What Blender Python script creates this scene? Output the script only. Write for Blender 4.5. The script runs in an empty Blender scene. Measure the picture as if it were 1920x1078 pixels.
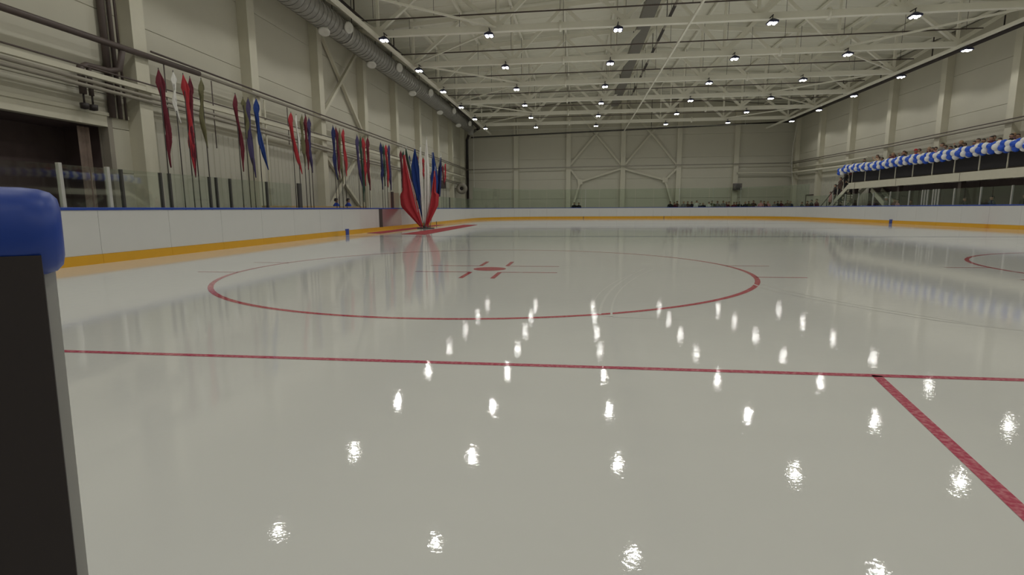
import bpy, bmesh, math, random
from mathutils import Vector, Matrix
random.seed(7)
SC = bpy.context.scene
COL = SC.collection
PI = math.pi

# ------------------------------------------------------------------ camera, world, exposure
CAM_F, CAM_H, YAW, PITCH, ROLL, CAM_Y = 996.5, 1.1006, 0.12139, 0.14744, -0.00535, -3.638
fw = Vector((-math.sin(YAW)*math.cos(PITCH), math.cos(YAW)*math.cos(PITCH), -math.sin(PITCH)))
r0 = Vector((math.cos(YAW), math.sin(YAW), 0))
u0 = r0.cross(fw)
rt = r0*math.cos(ROLL) + u0*math.sin(ROLL)
up = -r0*math.sin(ROLL) + u0*math.cos(ROLL)
cd = bpy.data.cameras.new('camera')
cd.sensor_width = 36.0
cd.lens = CAM_F/1920*36.0
cd.clip_start, cd.clip_end = 0.05, 300
cam = bpy.data.objects.new('camera', cd)
m = Matrix.Identity(4)
for i in range(3):
    m[i][0], m[i][1], m[i][2] = rt[i], up[i], -fw[i]
m[0][3], m[1][3], m[2][3] = 0.0, CAM_Y, CAM_H
cam.matrix_world = m
COL.objects.link(cam)
SC.camera = cam
w = bpy.data.worlds.new('world')
SC.world = w
w.use_nodes = True
w.node_tree.nodes['Background'].inputs[0].default_value = (0.02, 0.02, 0.02, 1)
w.node_tree.nodes['Background'].inputs[1].default_value = 0.3
SC.view_settings.view_transform = 'Standard'
SC.view_settings.look = 'None'
SC.view_settings.exposure = 0.0
SC.view_settings.gamma = 1.0
SC.view_settings.use_curve_mapping = False
SC.cycles.max_bounces = 8
SC.cycles.diffuse_bounces = 4
SC.cycles.glossy_bounces = 4
SC.cycles.transparent_max_bounces = 12
SC.cycles.sample_clamp_indirect = 4.0
SC.cycles.use_denoising = True
LED_STRENGTH = 40.0     # glowing lens
LAMP_WATTS = 111.0       # downlight of each lamp

# ------------------------------------------------------------------ materials
def newmat(name):
    mt = bpy.data.materials.new(name)
    mt.use_nodes = True
    nt = mt.node_tree
    for n in list(nt.nodes):
        nt.nodes.remove(n)
    out = nt.nodes.new('ShaderNodeOutputMaterial')
    return mt, nt, out

def mat(name, col, rough=0.5, metal=0.0, vary=0.08, scale=3.0, bump=0.0, bscale=40.0, spec=0.5, stretch=(1, 1, 1)):
    mt, nt, out = newmat(name)
    b = nt.nodes.new('ShaderNodeBsdfPrincipled')
    b.inputs['Roughness'].default_value = rough
    b.inputs['Metallic'].default_value = metal
    b.inputs['Specular IOR Level'].default_value = spec
    g = nt.nodes.new('ShaderNodeNewGeometry')
    mp = nt.nodes.new('ShaderNodeMapping')
    mp.inputs['Scale'].default_value = stretch
    nt.links.new(g.outputs['Position'], mp.inputs[0])
    n = nt.nodes.new('ShaderNodeTexNoise')
    n.inputs['Scale'].default_value = scale
    n.inputs['Detail'].default_value = 4
    nt.links.new(mp.outputs[0], n.inputs['Vector'])
    r = nt.nodes.new('ShaderNodeMapRange')
    r.inputs[3].default_value = 1-vary
    r.inputs[4].default_value = 1+vary
    nt.links.new(n.outputs['Fac'], r.inputs[0])
    mx = nt.nodes.new('ShaderNodeMix')
    mx.data_type = 'RGBA'
    mx.blend_type = 'MULTIPLY'
    mx.inputs[0].default_value = 1.0
    mx.inputs[6].default_value = (*col, 1)
    nt.links.new(r.outputs[0], mx.inputs[7])
    nt.links.new(mx.outputs[2], b.inputs['Base Color'])
    if bump:
        n2 = nt.nodes.new('ShaderNodeTexNoise')
        n2.inputs['Scale'].default_value = bscale
        nt.links.new(mp.outputs[0], n2.inputs['Vector'])
        bp = nt.nodes.new('ShaderNodeBump')
        bp.inputs['Strength'].default_value = bump
        bp.inputs['Distance'].default_value = 0.01
        nt.links.new(n2.outputs['Fac'], bp.inputs['Height'])
        nt.links.new(bp.outputs[0], b.inputs['Normal'])
    nt.links.new(b.outputs[0], out.inputs[0])
    return mt

def ice_mat(name, col, col2=None, fleck=0.0):
    """ice: white paint under a clear, faintly rippled glossy surface; painted lines use the same surface"""
    mt, nt, out = newmat(name)
    b = nt.nodes.new('ShaderNodeBsdfPrincipled')
    b.inputs['IOR'].default_value = 1.31
    b.inputs['Specular IOR Level'].default_value = 0.5
    g = nt.nodes.new('ShaderNodeNewGeometry')
    n = nt.nodes.new('ShaderNodeTexNoise')
    n.inputs['Scale'].default_value = 0.35
    n.inputs['Detail'].default_value = 5
    nt.links.new(g.outputs['Position'], n.inputs['Vector'])
    if col2 is None:
        col2 = tuple(c*0.93 for c in col)
    mx = nt.nodes.new('ShaderNodeMix')
    mx.data_type = 'RGBA'
    mx.inputs[6].default_value = (*col, 1)
    mx.inputs[7].default_value = (*col2, 1)
    if fleck:
        n3 = nt.nodes.new('ShaderNodeTexNoise')
        n3.inputs['Scale'].default_value = 38
        n3.inputs['Detail'].default_value = 3
        nt.links.new(g.outputs['Position'], n3.inputs['Vector'])
        rr = nt.nodes.new('ShaderNodeMapRange')
        rr.inputs[1].default_value, rr.inputs[2].default_value = 0.42, 0.66
        nt.links.new(n3.outputs['Fac'], rr.inputs[0])
        nt.links.new(rr.outputs[0], mx.inputs[0])
    else:
        nt.links.new(n.outputs['Fac'], mx.inputs[0])
    nt.links.new(mx.outputs[2], b.inputs['Base Color'])
    # gloss varies a little: wetter film, scraped patches
    mr = nt.nodes.new('ShaderNodeMapRange')
    mr.inputs[1].default_value, mr.inputs[2].default_value = 0.3, 0.7
    mr.inputs[3].default_value, mr.inputs[4].default_value = 0.012, 0.032
    nt.links.new(n.outputs['Fac'], mr.inputs[0])
    nt.links.new(mr.outputs[0], b.inputs['Roughness'])
    prev = None
    for sc_, stg, dst in ((7.0, 0.030, 0.02), (55.0, 0.05, 0.004)):
        n2 = nt.nodes.new('ShaderNodeTexNoise')
        n2.inputs['Scale'].default_value = sc_
        n2.inputs['Detail'].default_value = 2
        nt.links.new(g.outputs['Position'], n2.inputs['Vector'])
        bp = nt.nodes.new('ShaderNodeBump')
        bp.inputs['Strength'].default_value = stg
        bp.inputs['Distance'].default_value = dst
        nt.links.new(n2.outputs['Fac'], bp.inputs['Height'])
        if prev is not None: nt.links.new(prev.outputs[0], bp.inputs['Normal'])
        prev = bp
    nt.links.new(bp.outputs[0], b.inputs['Normal'])
    nt.links.new(b.outputs[0], out.inputs[0])
    return mt

def glass_mat(name, tint, refl):
    mt, nt, out = newmat(name)
    t = nt.nodes.new('ShaderNodeBsdfTransparent')
    t.inputs[0].default_value = (*tint, 1)
    gl = nt.nodes.new('ShaderNodeBsdfGlossy')
    gl.inputs['Roughness'].default_value = 0.03
    gl.inputs['Color'].default_value = (0.9, 0.95, 0.92, 1)
    fr = nt.nodes.new('ShaderNodeFresnel')
    fr.inputs[0].default_value = 1.45
    ml = nt.nodes.new('ShaderNodeMath')
    ml.operation = 'MULTIPLY'
    ml.inputs[1].default_value = refl
    nt.links.new(fr.outputs[0], ml.inputs[0])
    ms = nt.nodes.new('ShaderNodeMixShader')
    nt.links.new(ml.outputs[0], ms.inputs[0])
    nt.links.new(t.outputs[0], ms.inputs[1])
    nt.links.new(gl.outputs[0], ms.inputs[2])
    nt.links.new(ms.outputs[0], out.inputs[0])
    return mt

def net_mat(name):
    """fine white netting: mesh threads too thin to tell apart at this distance"""
    mt, nt, out = newmat(name)
    t = nt.nodes.new('ShaderNodeBsdfTransparent')
    d = nt.nodes.new('ShaderNodeBsdfDiffuse')
    d.inputs[0].default_value = (0.8, 0.8, 0.74, 1)
    ms = nt.nodes.new('ShaderNodeMixShader')
    ms.inputs[0].default_value = 0.07
    nt.links.new(t.outputs[0], ms.inputs[1])
    nt.links.new(d.outputs[0], ms.inputs[2])
    nt.links.new(ms.outputs[0], out.inputs[0])
    return mt

def emit_mat(name, col, s):
    mt, nt, out = newmat(name)
    e = nt.nodes.new('ShaderNodeEmission')
    e.inputs[0].default_value = (*col, 1)
    e.inputs[1].default_value = s
    nt.links.new(e.outputs[0], out.inputs[0])
    return mt

M = dict(
    ice=ice_mat('ice', (0.80, 0.805, 0.775)),
    red_line=ice_mat('red_line', (0.53, 0.075, 0.135), (0.68, 0.24, 0.29), 1),
    thin_red=ice_mat('thin_red', (0.55, 0.10, 0.14), (0.66, 0.22, 0.25), 1),
    circle_red=ice_mat('circle_red', (0.54, 0.085, 0.115), (0.65, 0.20, 0.23), 1),
    blue_line=ice_mat('blue_line', (0.10, 0.14, 0.30), (0.2, 0.25, 0.4), 1),
    mark=ice_mat('skate_mark', (0.88, 0.88, 0.85), (0.80, 0.80, 0.755), 1),
    carpet=mat('red_carpet', (0.36, 0.035, 0.045), 0.9, vary=0.2, scale=9, bump=0.3),
    concrete=mat('concrete', (0.30, 0.29, 0.27), 0.75, vary=0.15),
    wall=mat('wall_panel', (0.60, 0.575, 0.475), 0.55, vary=0.05, scale=0.8),
    wallsheet=mat('wall_sheet', (0.55, 0.53, 0.45), 0.55, vary=0.06, scale=1.5, stretch=(1, 1, 0.2)),
    steel=mat('painted_steel', (0.66, 0.63, 0.51), 0.5, vary=0.05),
    truss=mat('truss_paint', (0.90, 0.88, 0.77), 0.45, vary=0.04),
    deck=mat('roof_deck', (0.83, 0.815, 0.70), 0.5, vary=0.05, scale=0.6),
    dark=mat('dark_paint', (0.030, 0.022, 0.022), 0.5),
    brownpipe=mat('brown_pipe', (0.10, 0.075, 0.068), 0.5, vary=0.15),
    greypipe=mat('grey_pipe', (0.33, 0.30, 0.25), 0.5, vary=0.12),
    galv=mat('galvanised', (0.50, 0.49, 0.46), 0.36, 0.4, vary=0.3, scale=5),
    white=mat('white_paint', (0.78, 0.77, 0.72), 0.5, vary=0.03),
    board=mat('white_board', (0.67, 0.67, 0.655), 0.35, vary=0.02),
    yellow=mat('yellow_kick', (0.74, 0.385, 0.018), 0.4, vary=0.05),
    blue=mat('blue_cap', (0.012, 0.055, 0.36), 0.4, vary=0.06),
    bluemark=mat('blue_marker', (0.02, 0.05, 0.30), 0.4),
    alu=mat('aluminium', (0.62, 0.62, 0.60), 0.38, 0.6),
    darkpost=mat('dark_post', (0.05, 0.047, 0.045), 0.45),
    rubber=mat('dark_frame', (0.035, 0.028, 0.030), 0.7),
    doorsteel=mat('polished_gate', (0.62, 0.50, 0.52), 0.22, 0.75, vary=0.1),  # pinkish base colour paints in the reflection of the red flags
    glass=glass_mat('rink_glass', (0.93, 0.96, 0.94), 0.22),
    glassend=glass_mat('end_glass', (0.91, 0.955, 0.92), 0.15),
    net=net_mat('net'),
    netrope=mat('net_rope', (0.75, 0.75, 0.7), 0.7),
    void=mat('dark_room', (0.12, 0.085, 0.085), 0.8, vary=0.25),  # dark colour stands in for unlit space under the balcony and in the doorway
    curtain=mat('brown_curtain', (0.23, 0.17, 0.14), 0.7, vary=0.25, scale=6),
    roofduct=mat('roof_duct', (0.17, 0.16, 0.14), 0.5),
    wood=mat('tan_wood', (0.52, 0.37, 0.17), 0.5, vary=0.12, scale=8),
    lampbody=mat('lamp_body', (0.03, 0.035, 0.10), 0.4, 0.3),
    led=emit_mat('led_light', (1.0, 0.99, 0.945), LED_STRENGTH),
    balloonw=mat('balloon_white', (0.84, 0.84, 0.82), 0.25, vary=0.02),
    balloonb=mat('balloon_blue', (0.015, 0.09, 0.60), 0.25, vary=0.05),
    skin=mat('skin', (0.50, 0.30, 0.21), 0.6),
    eye=mat('eye_dark', (0.03, 0.02, 0.02), 0.3),
    lip=mat('lip', (0.35, 0.14, 0.12), 0.5),
    shoe=mat('shoe', (0.03, 0.03, 0.03), 0.5),
    speaker=mat('speaker_grey', (0.10, 0.085, 0.085), 0.6),
)
CLOTH = {k: mat('cloth_'+k, c, 0.85, vary=0.15, scale=10, bump=0.2) for k, c in dict(
    black=(0.018, 0.016, 0.018), maroon=(0.11, 0.018, 0.028), navy=(0.016, 0.022, 0.07), brown=(0.10, 0.06, 0.045),
    grey=(0.20, 0.19, 0.18), red=(0.50, 0.03, 0.04), white=(0.72, 0.70, 0.67), pink=(0.60, 0.30, 0.30),
    blue=(0.025, 0.07, 0.42), olive=(0.10, 0.10, 0.05), beige=(0.48, 0.36, 0.25), violet=(0.12, 0.05, 0.12)).items()}
HAIR = {k: mat('hair_'+k, c, 0.6, vary=0.25, scale=30) for k, c in dict(
    black=(0.012, 0.009, 0.008), brown=(0.05, 0.028, 0.018), fair=(0.32, 0.21, 0.11), grey=(0.30, 0.29, 0.27)).items()}
FLAG = {k: mat('flag_'+k, c, 0.7, vary=0.12, scale=5) for k, c in dict(
    red=(0.45, 0.03, 0.042), darkred=(0.15, 0.012, 0.028), white=(0.85, 0.84, 0.80), olive=(0.17, 0.16, 0.08),
    blue=(0.008, 0.042, 0.23), purple=(0.065, 0.05, 0.14), navy=(0.013, 0.02, 0.11), green=(0.03, 0.075, 0.05)).items()}

# ------------------------------------------------------------------ mesh helpers
class MB:
    def __init__(s):
        s.v, s.f, s.sm = [], [], []
    def add(s, vs, fs, smooth=False):
        o = len(s.v)
        s.v += [tuple(p) for p in vs]
        s.f += [tuple(i+o for i in f) for f in fs]
        s.sm += [smooth]*len(fs)
        return s
    def box(s, a, b):
        x0, y0, z0 = a
        x1, y1, z1 = b
        vs = [(x0, y0, z0), (x1, y0, z0), (x1, y1, z0), (x0, y1, z0), (x0, y0, z1), (x1, y0, z1), (x1, y1, z1), (x0, y1, z1)]
        return s.add(vs, [(0, 3, 2, 1), (4, 5, 6, 7), (0, 1, 5, 4), (1, 2, 6, 5), (2, 3, 7, 6), (3, 0, 4, 7)])
    def bar(s, p, q, wd, ht):
        """rectangular bar from p to q"""
        p, q = Vector(p), Vector(q)
        d = (q-p).normalized()
        ref = Vector((0, 0, 1)) if abs(d.z) < 0.95 else Vector((0, 1, 0))
        a = d.cross(ref).normalized()*(wd/2)
        b = a.cross(d).normalized()*(ht/2)
        vs = [p-a-b, p+a-b, p+a+b, p-a+b, q-a-b, q+a-b, q+a+b, q-a+b]
        return s.add(vs, [(0, 3, 2, 1), (4, 5, 6, 7), (0, 1, 5, 4), (1, 2, 6, 5), (2, 3, 7, 6), (3, 0, 4, 7)])
    def tube(s, pts, r, n=8, cap=True):
        pts = [Vector(p) for p in pts]
        rs = r if isinstance(r, (list, tuple)) else [r]*len(pts)
        vs, fs = [], []
        a = None
        for i, p in enumerate(pts):
            d = (pts[min(i+1, len(pts)-1)]-pts[max(i-1, 0)]).normalized()
            if a is None:
                ref = Vector((0, 0, 1)) if abs(d.z) < 0.9 else Vector((1, 0, 0))
                a = d.cross(ref).normalized()
            else:
                a = (a-d*a.dot(d)).normalized()
            b = d.cross(a)
            for k in range(n):
                t = 2*PI*k/n
                vs.append(p+(a*math.cos(t)+b*math.sin(t))*rs[i])
        for i in range(len(pts)-1):
            for k in range(n):
                fs.append((i*n+k, i*n+(k+1) % n, (i+1)*n+(k+1) % n, (i+1)*n+k))
        s.add(vs, fs, True)
        if cap:
            o = len(s.v)-len(vs)
            s.f += [tuple(o+k for k in reversed(range(n))), tuple(o+(len(pts)-1)*n+k for k in range(n))]
            s.sm += [False, False]
        return s
    def lathe(s, prof, n=12, c=(0, 0, 0), M4=None):
        vs, fs = [], []
        for r, z in prof:
            for k in range(n):
                t = 2*PI*k/n
                p = Vector((r*math.cos(t), r*math.sin(t), z))
                if M4 is not None:
                    p = M4 @ p
                vs.append(p+Vector(c))
        for i in range(len(prof)-1):
            for k in range(n):
                fs.append((i*n+k, i*n+(k+1) % n, (i+1)*n+(k+1) % n, (i+1)*n+k))
        return s.add(vs, fs, True)
    def mesh(s, name):
        me = bpy.data.meshes.new(name)
        me.from_pydata(s.v, [], s.f)
        for p, q in zip(me.polygons, s.sm):
            p.use_smooth = q
        me.validate()
        return me
    def build(s, name, mt, parent=None, loc=None):
        me = s.mesh(name)
        me.materials.append(mt)
        return link(name, me, parent, loc)

def link(name, data, parent=None, loc=None):
    o = bpy.data.objects.new(name, data)
    COL.objects.link(o)
    if parent is not None:
        o.parent = parent
    if loc is not None:
        o.location = loc
    return o

def tag(o, label=None, cat=None, group=None, kind=None):
    if label: o['label'] = label
    if cat: o['category'] = cat
    if group: o['group'] = group
    if kind: o['kind'] = kind
    return o

def thing(name, label, cat, loc=(0, 0, 0), group=None, rz=0.0, kind=None):
    o = link(name, None, None, loc)
    o.rotation_euler = (0, 0, rz)
    o.empty_display_size = 0.2
    return tag(o, label, cat, group, kind)

def dup(root, loc, label=None, rz=None, scale=None):
    r = root.copy()
    COL.objects.link(r)
    r.location = loc
    if rz is not None: r.rotation_euler = (0, 0, rz)
    if scale is not None: r.scale = (scale, scale, scale)
    if label: r['label'] = label
    for ch in list(root.children):
        c = ch.copy()
        COL.objects.link(c)
        c.parent = r
        for g in list(ch.children):
            d = g.copy()
            COL.objects.link(d)
            d.parent = c
    return r

ORD = ['first', 'second', 'third', 'fourth', 'fifth', 'sixth', 'seventh', 'eighth', 'ninth', 'tenth', 'eleventh', 'twelfth', 'thirteenth',
       'fourteenth', 'fifteenth', 'sixteenth', 'seventeenth', 'eighteenth', 'nineteenth', 'twentieth']
def nth(i):
    if i < 20: return ORD[i]
    t = {2: 'twenty', 3: 'thirty', 4: 'forty', 5: 'fifty'}[(i+1)//10]
    u = (i+1) % 10
    return (t[:-1]+'ieth') if u == 0 else t+'-'+ORD[u-1]

# ------------------------------------------------------------------ hall dimensions
XL, XR, YF, YN = -13.45, 23.55, 59.4, -8.0      # inner faces of the walls
XM = 5.05                                        # ridge / rink centre line
COLY = [11.66+5.82*k for k in range(-3, 9)]      # column and truss lines
EAVE, RIDGE = 12.0, 13.35
def roofz(x): return RIDGE-(RIDGE-EAVE)*abs(x-XM)/(XM-XL)

# ------------------------------------------------------------------ floor and ice
fl = MB().box((XL-3.5, YN, -0.35), (XR+0.4, YF+0.4, -0.012)).build('floor', M['concrete'])
tag(fl, kind='structure')
RX0, RX1, RY0, RY1, RR = -9.95, 20.55, -4.0, 56.0, 8.5
def arc(cx, cy, a0, a1, n, r=RR):
    return [(cx+r*math.cos(a0+(a1-a0)*i/n), cy+r*math.sin(a0+(a1-a0)*i/n)) for i in range(n+1)]
outline = arc(RX0+RR, RY0+RR, PI, 1.5*PI, 20)+arc(RX1-RR, RY0+RR, 1.5*PI, 2*PI, 20)+arc(RX1-RR, RY1-RR, 0, 0.5*PI, 20)+arc(RX0+RR, RY1-RR, 0.5*PI, PI, 20)
n = len(outline)
mb = MB()
mb.add([(x, y, 0) for x, y in outline]+[(x, y, -0.012) for x, y in outline],
       [tuple(range(n))]+[(i, i+n, (i+1) % n+n, (i+1) % n) for i in range(n)])
ice = mb.build('ice_rink', M['ice'])
tag(ice, 'glossy pale grey skating ice with red painted lines', 'ice', kind='structure')

ZL = 0.0015
def strip(name, pts, wd, mt, z=ZL):
    """flat painted line following pts"""
    mb = MB()
    vs, fs = [], []
    P = [Vector((x, y, 0)) for x, y in pts]
    for i, p in enumerate(P):
        d = (P[min(i+1, len(P)-1)]-P[max(i-1, 0)]).normalized()
        nn = Vector((-d.y, d.x, 0))*wd/2
        vs += [(p.x+nn.x, p.y+nn.y, z), (p.x-nn.x, p.y-nn.y, z)]
    fs = [(2*i, 2*i+1, 2*i+3, 2*i+2) for i in range(len(P)-1)]
    mb.add(vs, fs)
    return mb.build(name, mt, ice)

def edge_x(y):
    """rink half-chord ends at this y"""
    if y < RY0+RR: dx = RR-math.sqrt(max(0, RR*RR-(RY0+RR-y)**2))
    elif y > RY1-RR: dx = RR-math.sqrt(max(0, RR*RR-(y-RY1+RR)**2))
    else: dx = 0
    return RX0+dx, RX1-dx
def ring(name, cx, cy, r, wd, mt, nseg=96, z=ZL, a0=0, a1=2*PI):
    return strip(name, arc(cx, cy, a0, a1, nseg, r), wd, mt, z)
def cross_line(name, y, wd, mt, k):
    a, b = edge_x(y)
    return strip(name, [(a+(b-a)*i/k, y) for i in range(k+1)], wd, mt)
cross_line('goal_line', 0.0, 0.062, M['red_line'], 40)
cross_line('goal_line', 52.0, 0.05, M['red_line'], 4)
cross_line('blue_line', 17.5, 0.30, M['blue_line'], 8)
cross_line('blue_line', 34.5, 0.30, M['blue_line'], 8)
cross_line('centre_line', 26.0, 0.30, M['red_line'], 8)
CX, CY = -1.588, 6.0
for (cx, cy) in ((CX, CY), (2*XM-CX+0.15, CY), (CX, 46.0), (2*XM-CX+0.15, 46.0)):
    ring('face_off_circle', cx, cy, 4.5, 0.075 if cy < 20 else 0.06, M['circle_red'])
    mb = MB()
    mb.add([(x, y, ZL) for x, y in arc(cx, cy, 0, 2*PI, 32, 0.30)[:-1]], [tuple(range(32))])
    mb.build('face_off_spot', M['circle_red'], ice)
    for sx in (-1, 1):
        for sy in (-1, 1):
            strip('hash_mark', [(cx+sx*0.26, cy+sy*0.50), (cx+sx*0.26, cy+sy*1.34)], 0.075, M['circle_red'], ZL+0.0004)
            strip('hash_mark', [(cx+sx*0.26, cy+sy*0.50), (cx+sx*1.26, cy+sy*0.50)], 0.06, M['thin_red'])
        for sy in (-1, 1):
            x0 = cx+sx*math.sqrt(4.5**2-0.85**2)
            strip('side_hash_mark', [(x0, cy+sy*0.85), (x0+sx*0.78, cy+sy*0.85)], 0.055, M['thin_red'])
ring('centre_circle', XM, 26, 4.5, 0.05, M['blue_line'])
for sx in (-1, 1):
    strip('trapezoid_line', [(XM+0.2+sx*(3.28+0.85*i/14), -4.0*i/14) for i in range(15)], 0.062, M['red_line'])
ring('goal_crease', XM+0.2, 0, 1.8, 0.05, M['thin_red'], 32, ZL, 0, PI)
# pale skate scratches on the ice
def bez(p0, p1, p2, k=18):
    return [((1-t)**2*p0[0]+2*t*(1-t)*p1[0]+t*t*p2[0], (1-t)**2*p0[1]+2*t*(1-t)*p1[1]+t*t*p2[1]) for t in [i/k for i in range(k+1)]]
for a, b, c, wd in (((0.25, 1.9), (0.35, 3.8), (1.25, 6.3), 0.030), ((0.36, 1.7), (0.45, 3.9), (1.4, 6.2), 0.022), ((0.18, 2.1), (0.20, 3.6), (1.0, 5.6), 0.018),
                    ((2.55, 4.4), (2.5, 3.4), (3.5, 1.9), 0.030), ((2.7, 4.5), (2.65, 3.4), (3.7, 1.8), 0.022), ((3.5, 1.9), (3.9, 1.45), (4.6, 1.2), 0.02),
                    ((-1.6, 4.6), (-0.9, 5.6), (-0.1, 6.6), 0.02), ((0.3, 1.8), (0.6, 1.7), (1.1, 1.75), 0.015), ((8.6, 15.0), (10.5, 17.5), (14.0, 18.0), 0.06),
                    ((6.2, 7.4), (7.0, 6.2), (8.3, 5.7), 0.03), ((9.0, 19), (11.5, 14.6), (16, 16), 0.05)):
    strip('skate_scratch', bez(a, b, c), wd, M['mark'], ZL+0.0002)
# two red carpet runners laid along the left boards
for nm, x0, x1, ya, yb in (('nearer the boards', -9.72, -8.9, 20.3, 32.6), ('farther out on the ice', -7.75, -6.55, 19.3, 32.6)):
    c = MB().add([(x0, ya, 0.003), (x1, ya-0.4, 0.003), (x1-0.25, yb, 0.003), (x0, yb, 0.003), (x0, ya, 0.012), (x1, ya-0.4, 0.012), (x1-0.25, yb, 0.012), (x0, yb, 0.012)],
                 [(0, 3, 2, 1), (4, 5, 6, 7), (0, 1, 5, 4), (1, 2, 6, 5), (2, 3, 7, 6), (3, 0, 4, 7)]).build('carpet_runner', M['carpet'])
    tag(c, 'red carpet runner on the ice by the upright flags, '+nm, 'carpet')

# ------------------------------------------------------------------ walls
ROWS = [0.0, 2.2, 4.4, 6.7, 9.2, 12.0]
J = 0.012
wl = link('wall_left', None); tag(wl, kind='structure')
wr = link('wall_right', None); tag(wr, kind='structure')
wf = link('wall_far', None); tag(wf, kind='structure')
wn = MB().box((XL, YN-0.2, -0.3), (XR, YN, RIDGE)).build('wall_near', M['wall']); tag(wn, kind='structure')
bays = [(YN, COLY[0])]+[(COLY[i], COLY[i+1]) for i in range(len(COLY)-1)]+[(COLY[-1], YF)]
panel_cache = {}
def wall_panel(parent, x, side, ya, yb, za, zb):
    key = (side, round(yb-ya, 3), round(zb-za, 3))
    if key not in panel_cache:
        L, Hh = yb-ya-J, zb-za-J
        b = 0.012
        mb = MB()
        # panel with chamfered edges; room side at x=0
        s = side
        vs = [(0, b, b), (0, L-b, b), (0, L-b, Hh-b), (0, b, Hh-b), (s*b, 0, 0), (s*b, L, 0), (s*b, L, Hh), (s*b, 0, Hh), (s*0.18, 0, 0), (s*0.18, L, 0), (s*0.18, L, Hh), (s*0.18, 0, Hh)]
        fs = [(0, 1, 2, 3), (0, 4, 5, 1), (1, 5, 6, 2), (2, 6, 7, 3), (3, 7, 4, 0), (4, 8, 9, 5), (5, 9, 10, 6), (6, 10, 11, 7), (7, 11, 8, 4), (11, 10, 9, 8)]
        if s < 0: fs = [tuple(reversed(f)) for f in fs]
        mb.add(vs, [tuple(reversed(f)) for f in fs])
        me = mb.mesh('wall_panel')
        me.materials.append(M['wall'])
        panel_cache[key] = me
    return link('wall_panel', panel_cache[key], parent, (x, ya+J/2, za+J/2))
OPEN_Y0, OPEN_Y1, OPEN_Z = 6.3, 10.62, 3.48
for i, (ya, yb) in enumerate(bays):
    for za, zb in zip(ROWS[:-1], ROWS[1:]):
        wall_panel(wr, XR, 1, ya, yb, za, zb)
        if ya < OPEN_Y0 < yb:
            if zb <= 2.3 or za < 4 and zb > 2.3:
                if zb <= 2.3:
                    wall_panel(wl, XL, -1, ya, OPEN_Y0, za, zb); wall_panel(wl, XL, -1, OPEN_Y1, yb, za, zb)
                else:
                    wall_panel(wl, XL, -1, ya, OPEN_Y0, za, OPEN_Z); wall_panel(wl, XL, -1, OPEN_Y1, yb, za, OPEN_Z)
                    wall_panel(wl, XL, -1, ya, yb, OPEN_Z, zb)
                continue
        wall_panel(wl, XL, -1, ya, yb, za, zb)
# backing skins so that the joints are dark lines and the hall is closed
for nm, x0, x1, pr in (('backing', XL-0.26, XL-0.19, wl), ('backing', XR+0.19, XR+0.26, wr)):
    mb = MB()
    if pr is wl:
        mb.box((x0, YN, 0), (x1, OPEN_Y0, 12.1)).box((x0, OPEN_Y1, 0), (x1, YF, 12.1)).box((x0, OPEN_Y0, OPEN_Z), (x1, OPEN_Y1, 12.1))
    else:
        mb.box((x0, YN, 0), (x1, YF, 12.1))
    mb.build(nm, M['greypipe'], pr)
FX = [-13.2, -7.1, -1.05, 5.1, 11.25, 17.4, 23.4]
for a, b in zip(FX[:-1], FX[1:]):
    aa, bb = (XL if a == FX[0] else a), (XR if b == FX[-1] else b)
    for za, zb in zip(ROWS[:-1], ROWS[1:-1]+[9.2+3.0]):
        zt0, zt1 = (zb-J, zb-J)
        if zb > 12:
            zt0, zt1 = roofz(aa), roofz(bb)
        mb = MB()
        x0, x1 = aa+J/2, bb-J/2
        mb.add([(x0, YF, za+J/2), (x1, YF, za+J/2), (x1, YF, zt1), (x0, YF, zt0), (x0, YF+.18, za), (x1, YF+.18, za), (x1, YF+.18, zt1), (x0, YF+.18, zt0)],
               [(0, 1, 2, 3), (7, 6, 5, 4), (0, 4, 5, 1), (1, 5, 6, 2), (2, 6, 7, 3), (3, 7, 4, 0)])
        mb.build('wall_panel', M['wall'], wf)
MB().box((XL, YF+0.19, 0), (XR, YF+0.26, RIDGE+.2)).build('backing', M['greypipe'], wf)
# ribbed vertical sheet lining low on the walls
def ribs_y(x, s, ya, yb, z0, z1):
    mb = MB()
    pr = []
    y = ya
    while y < yb-0.30:
        pr += [(y, 0), (y+0.20, 0), (y+0.22, 0.025), (y+0.28, 0.025)]
        y += 0.30
    pr += [(yb, 0)]
    vs = [(x+s*d, yy, z0) for yy, d in pr]+[(x+s*d, yy, z1) for yy, d in pr]
    k = len(pr)
    mb.add(vs, [(i, i+1, k+i+1, k+i) for i in range(k-1)])
    return mb
for i in range(3, len(COLY)-1):
    ribs_y(XL+0.03, 1, COLY[i]+0.26, COLY[i+1]-0.26, 0, 3.9).build('lining_sheet', M['wallsheet'], wl)
    ribs_y(XR-0.03, -1, COLY[i]+0.26, COLY[i+1]-0.26, 0, 3.9).build('lining_sheet', M['wallsheet'], wr)

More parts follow.
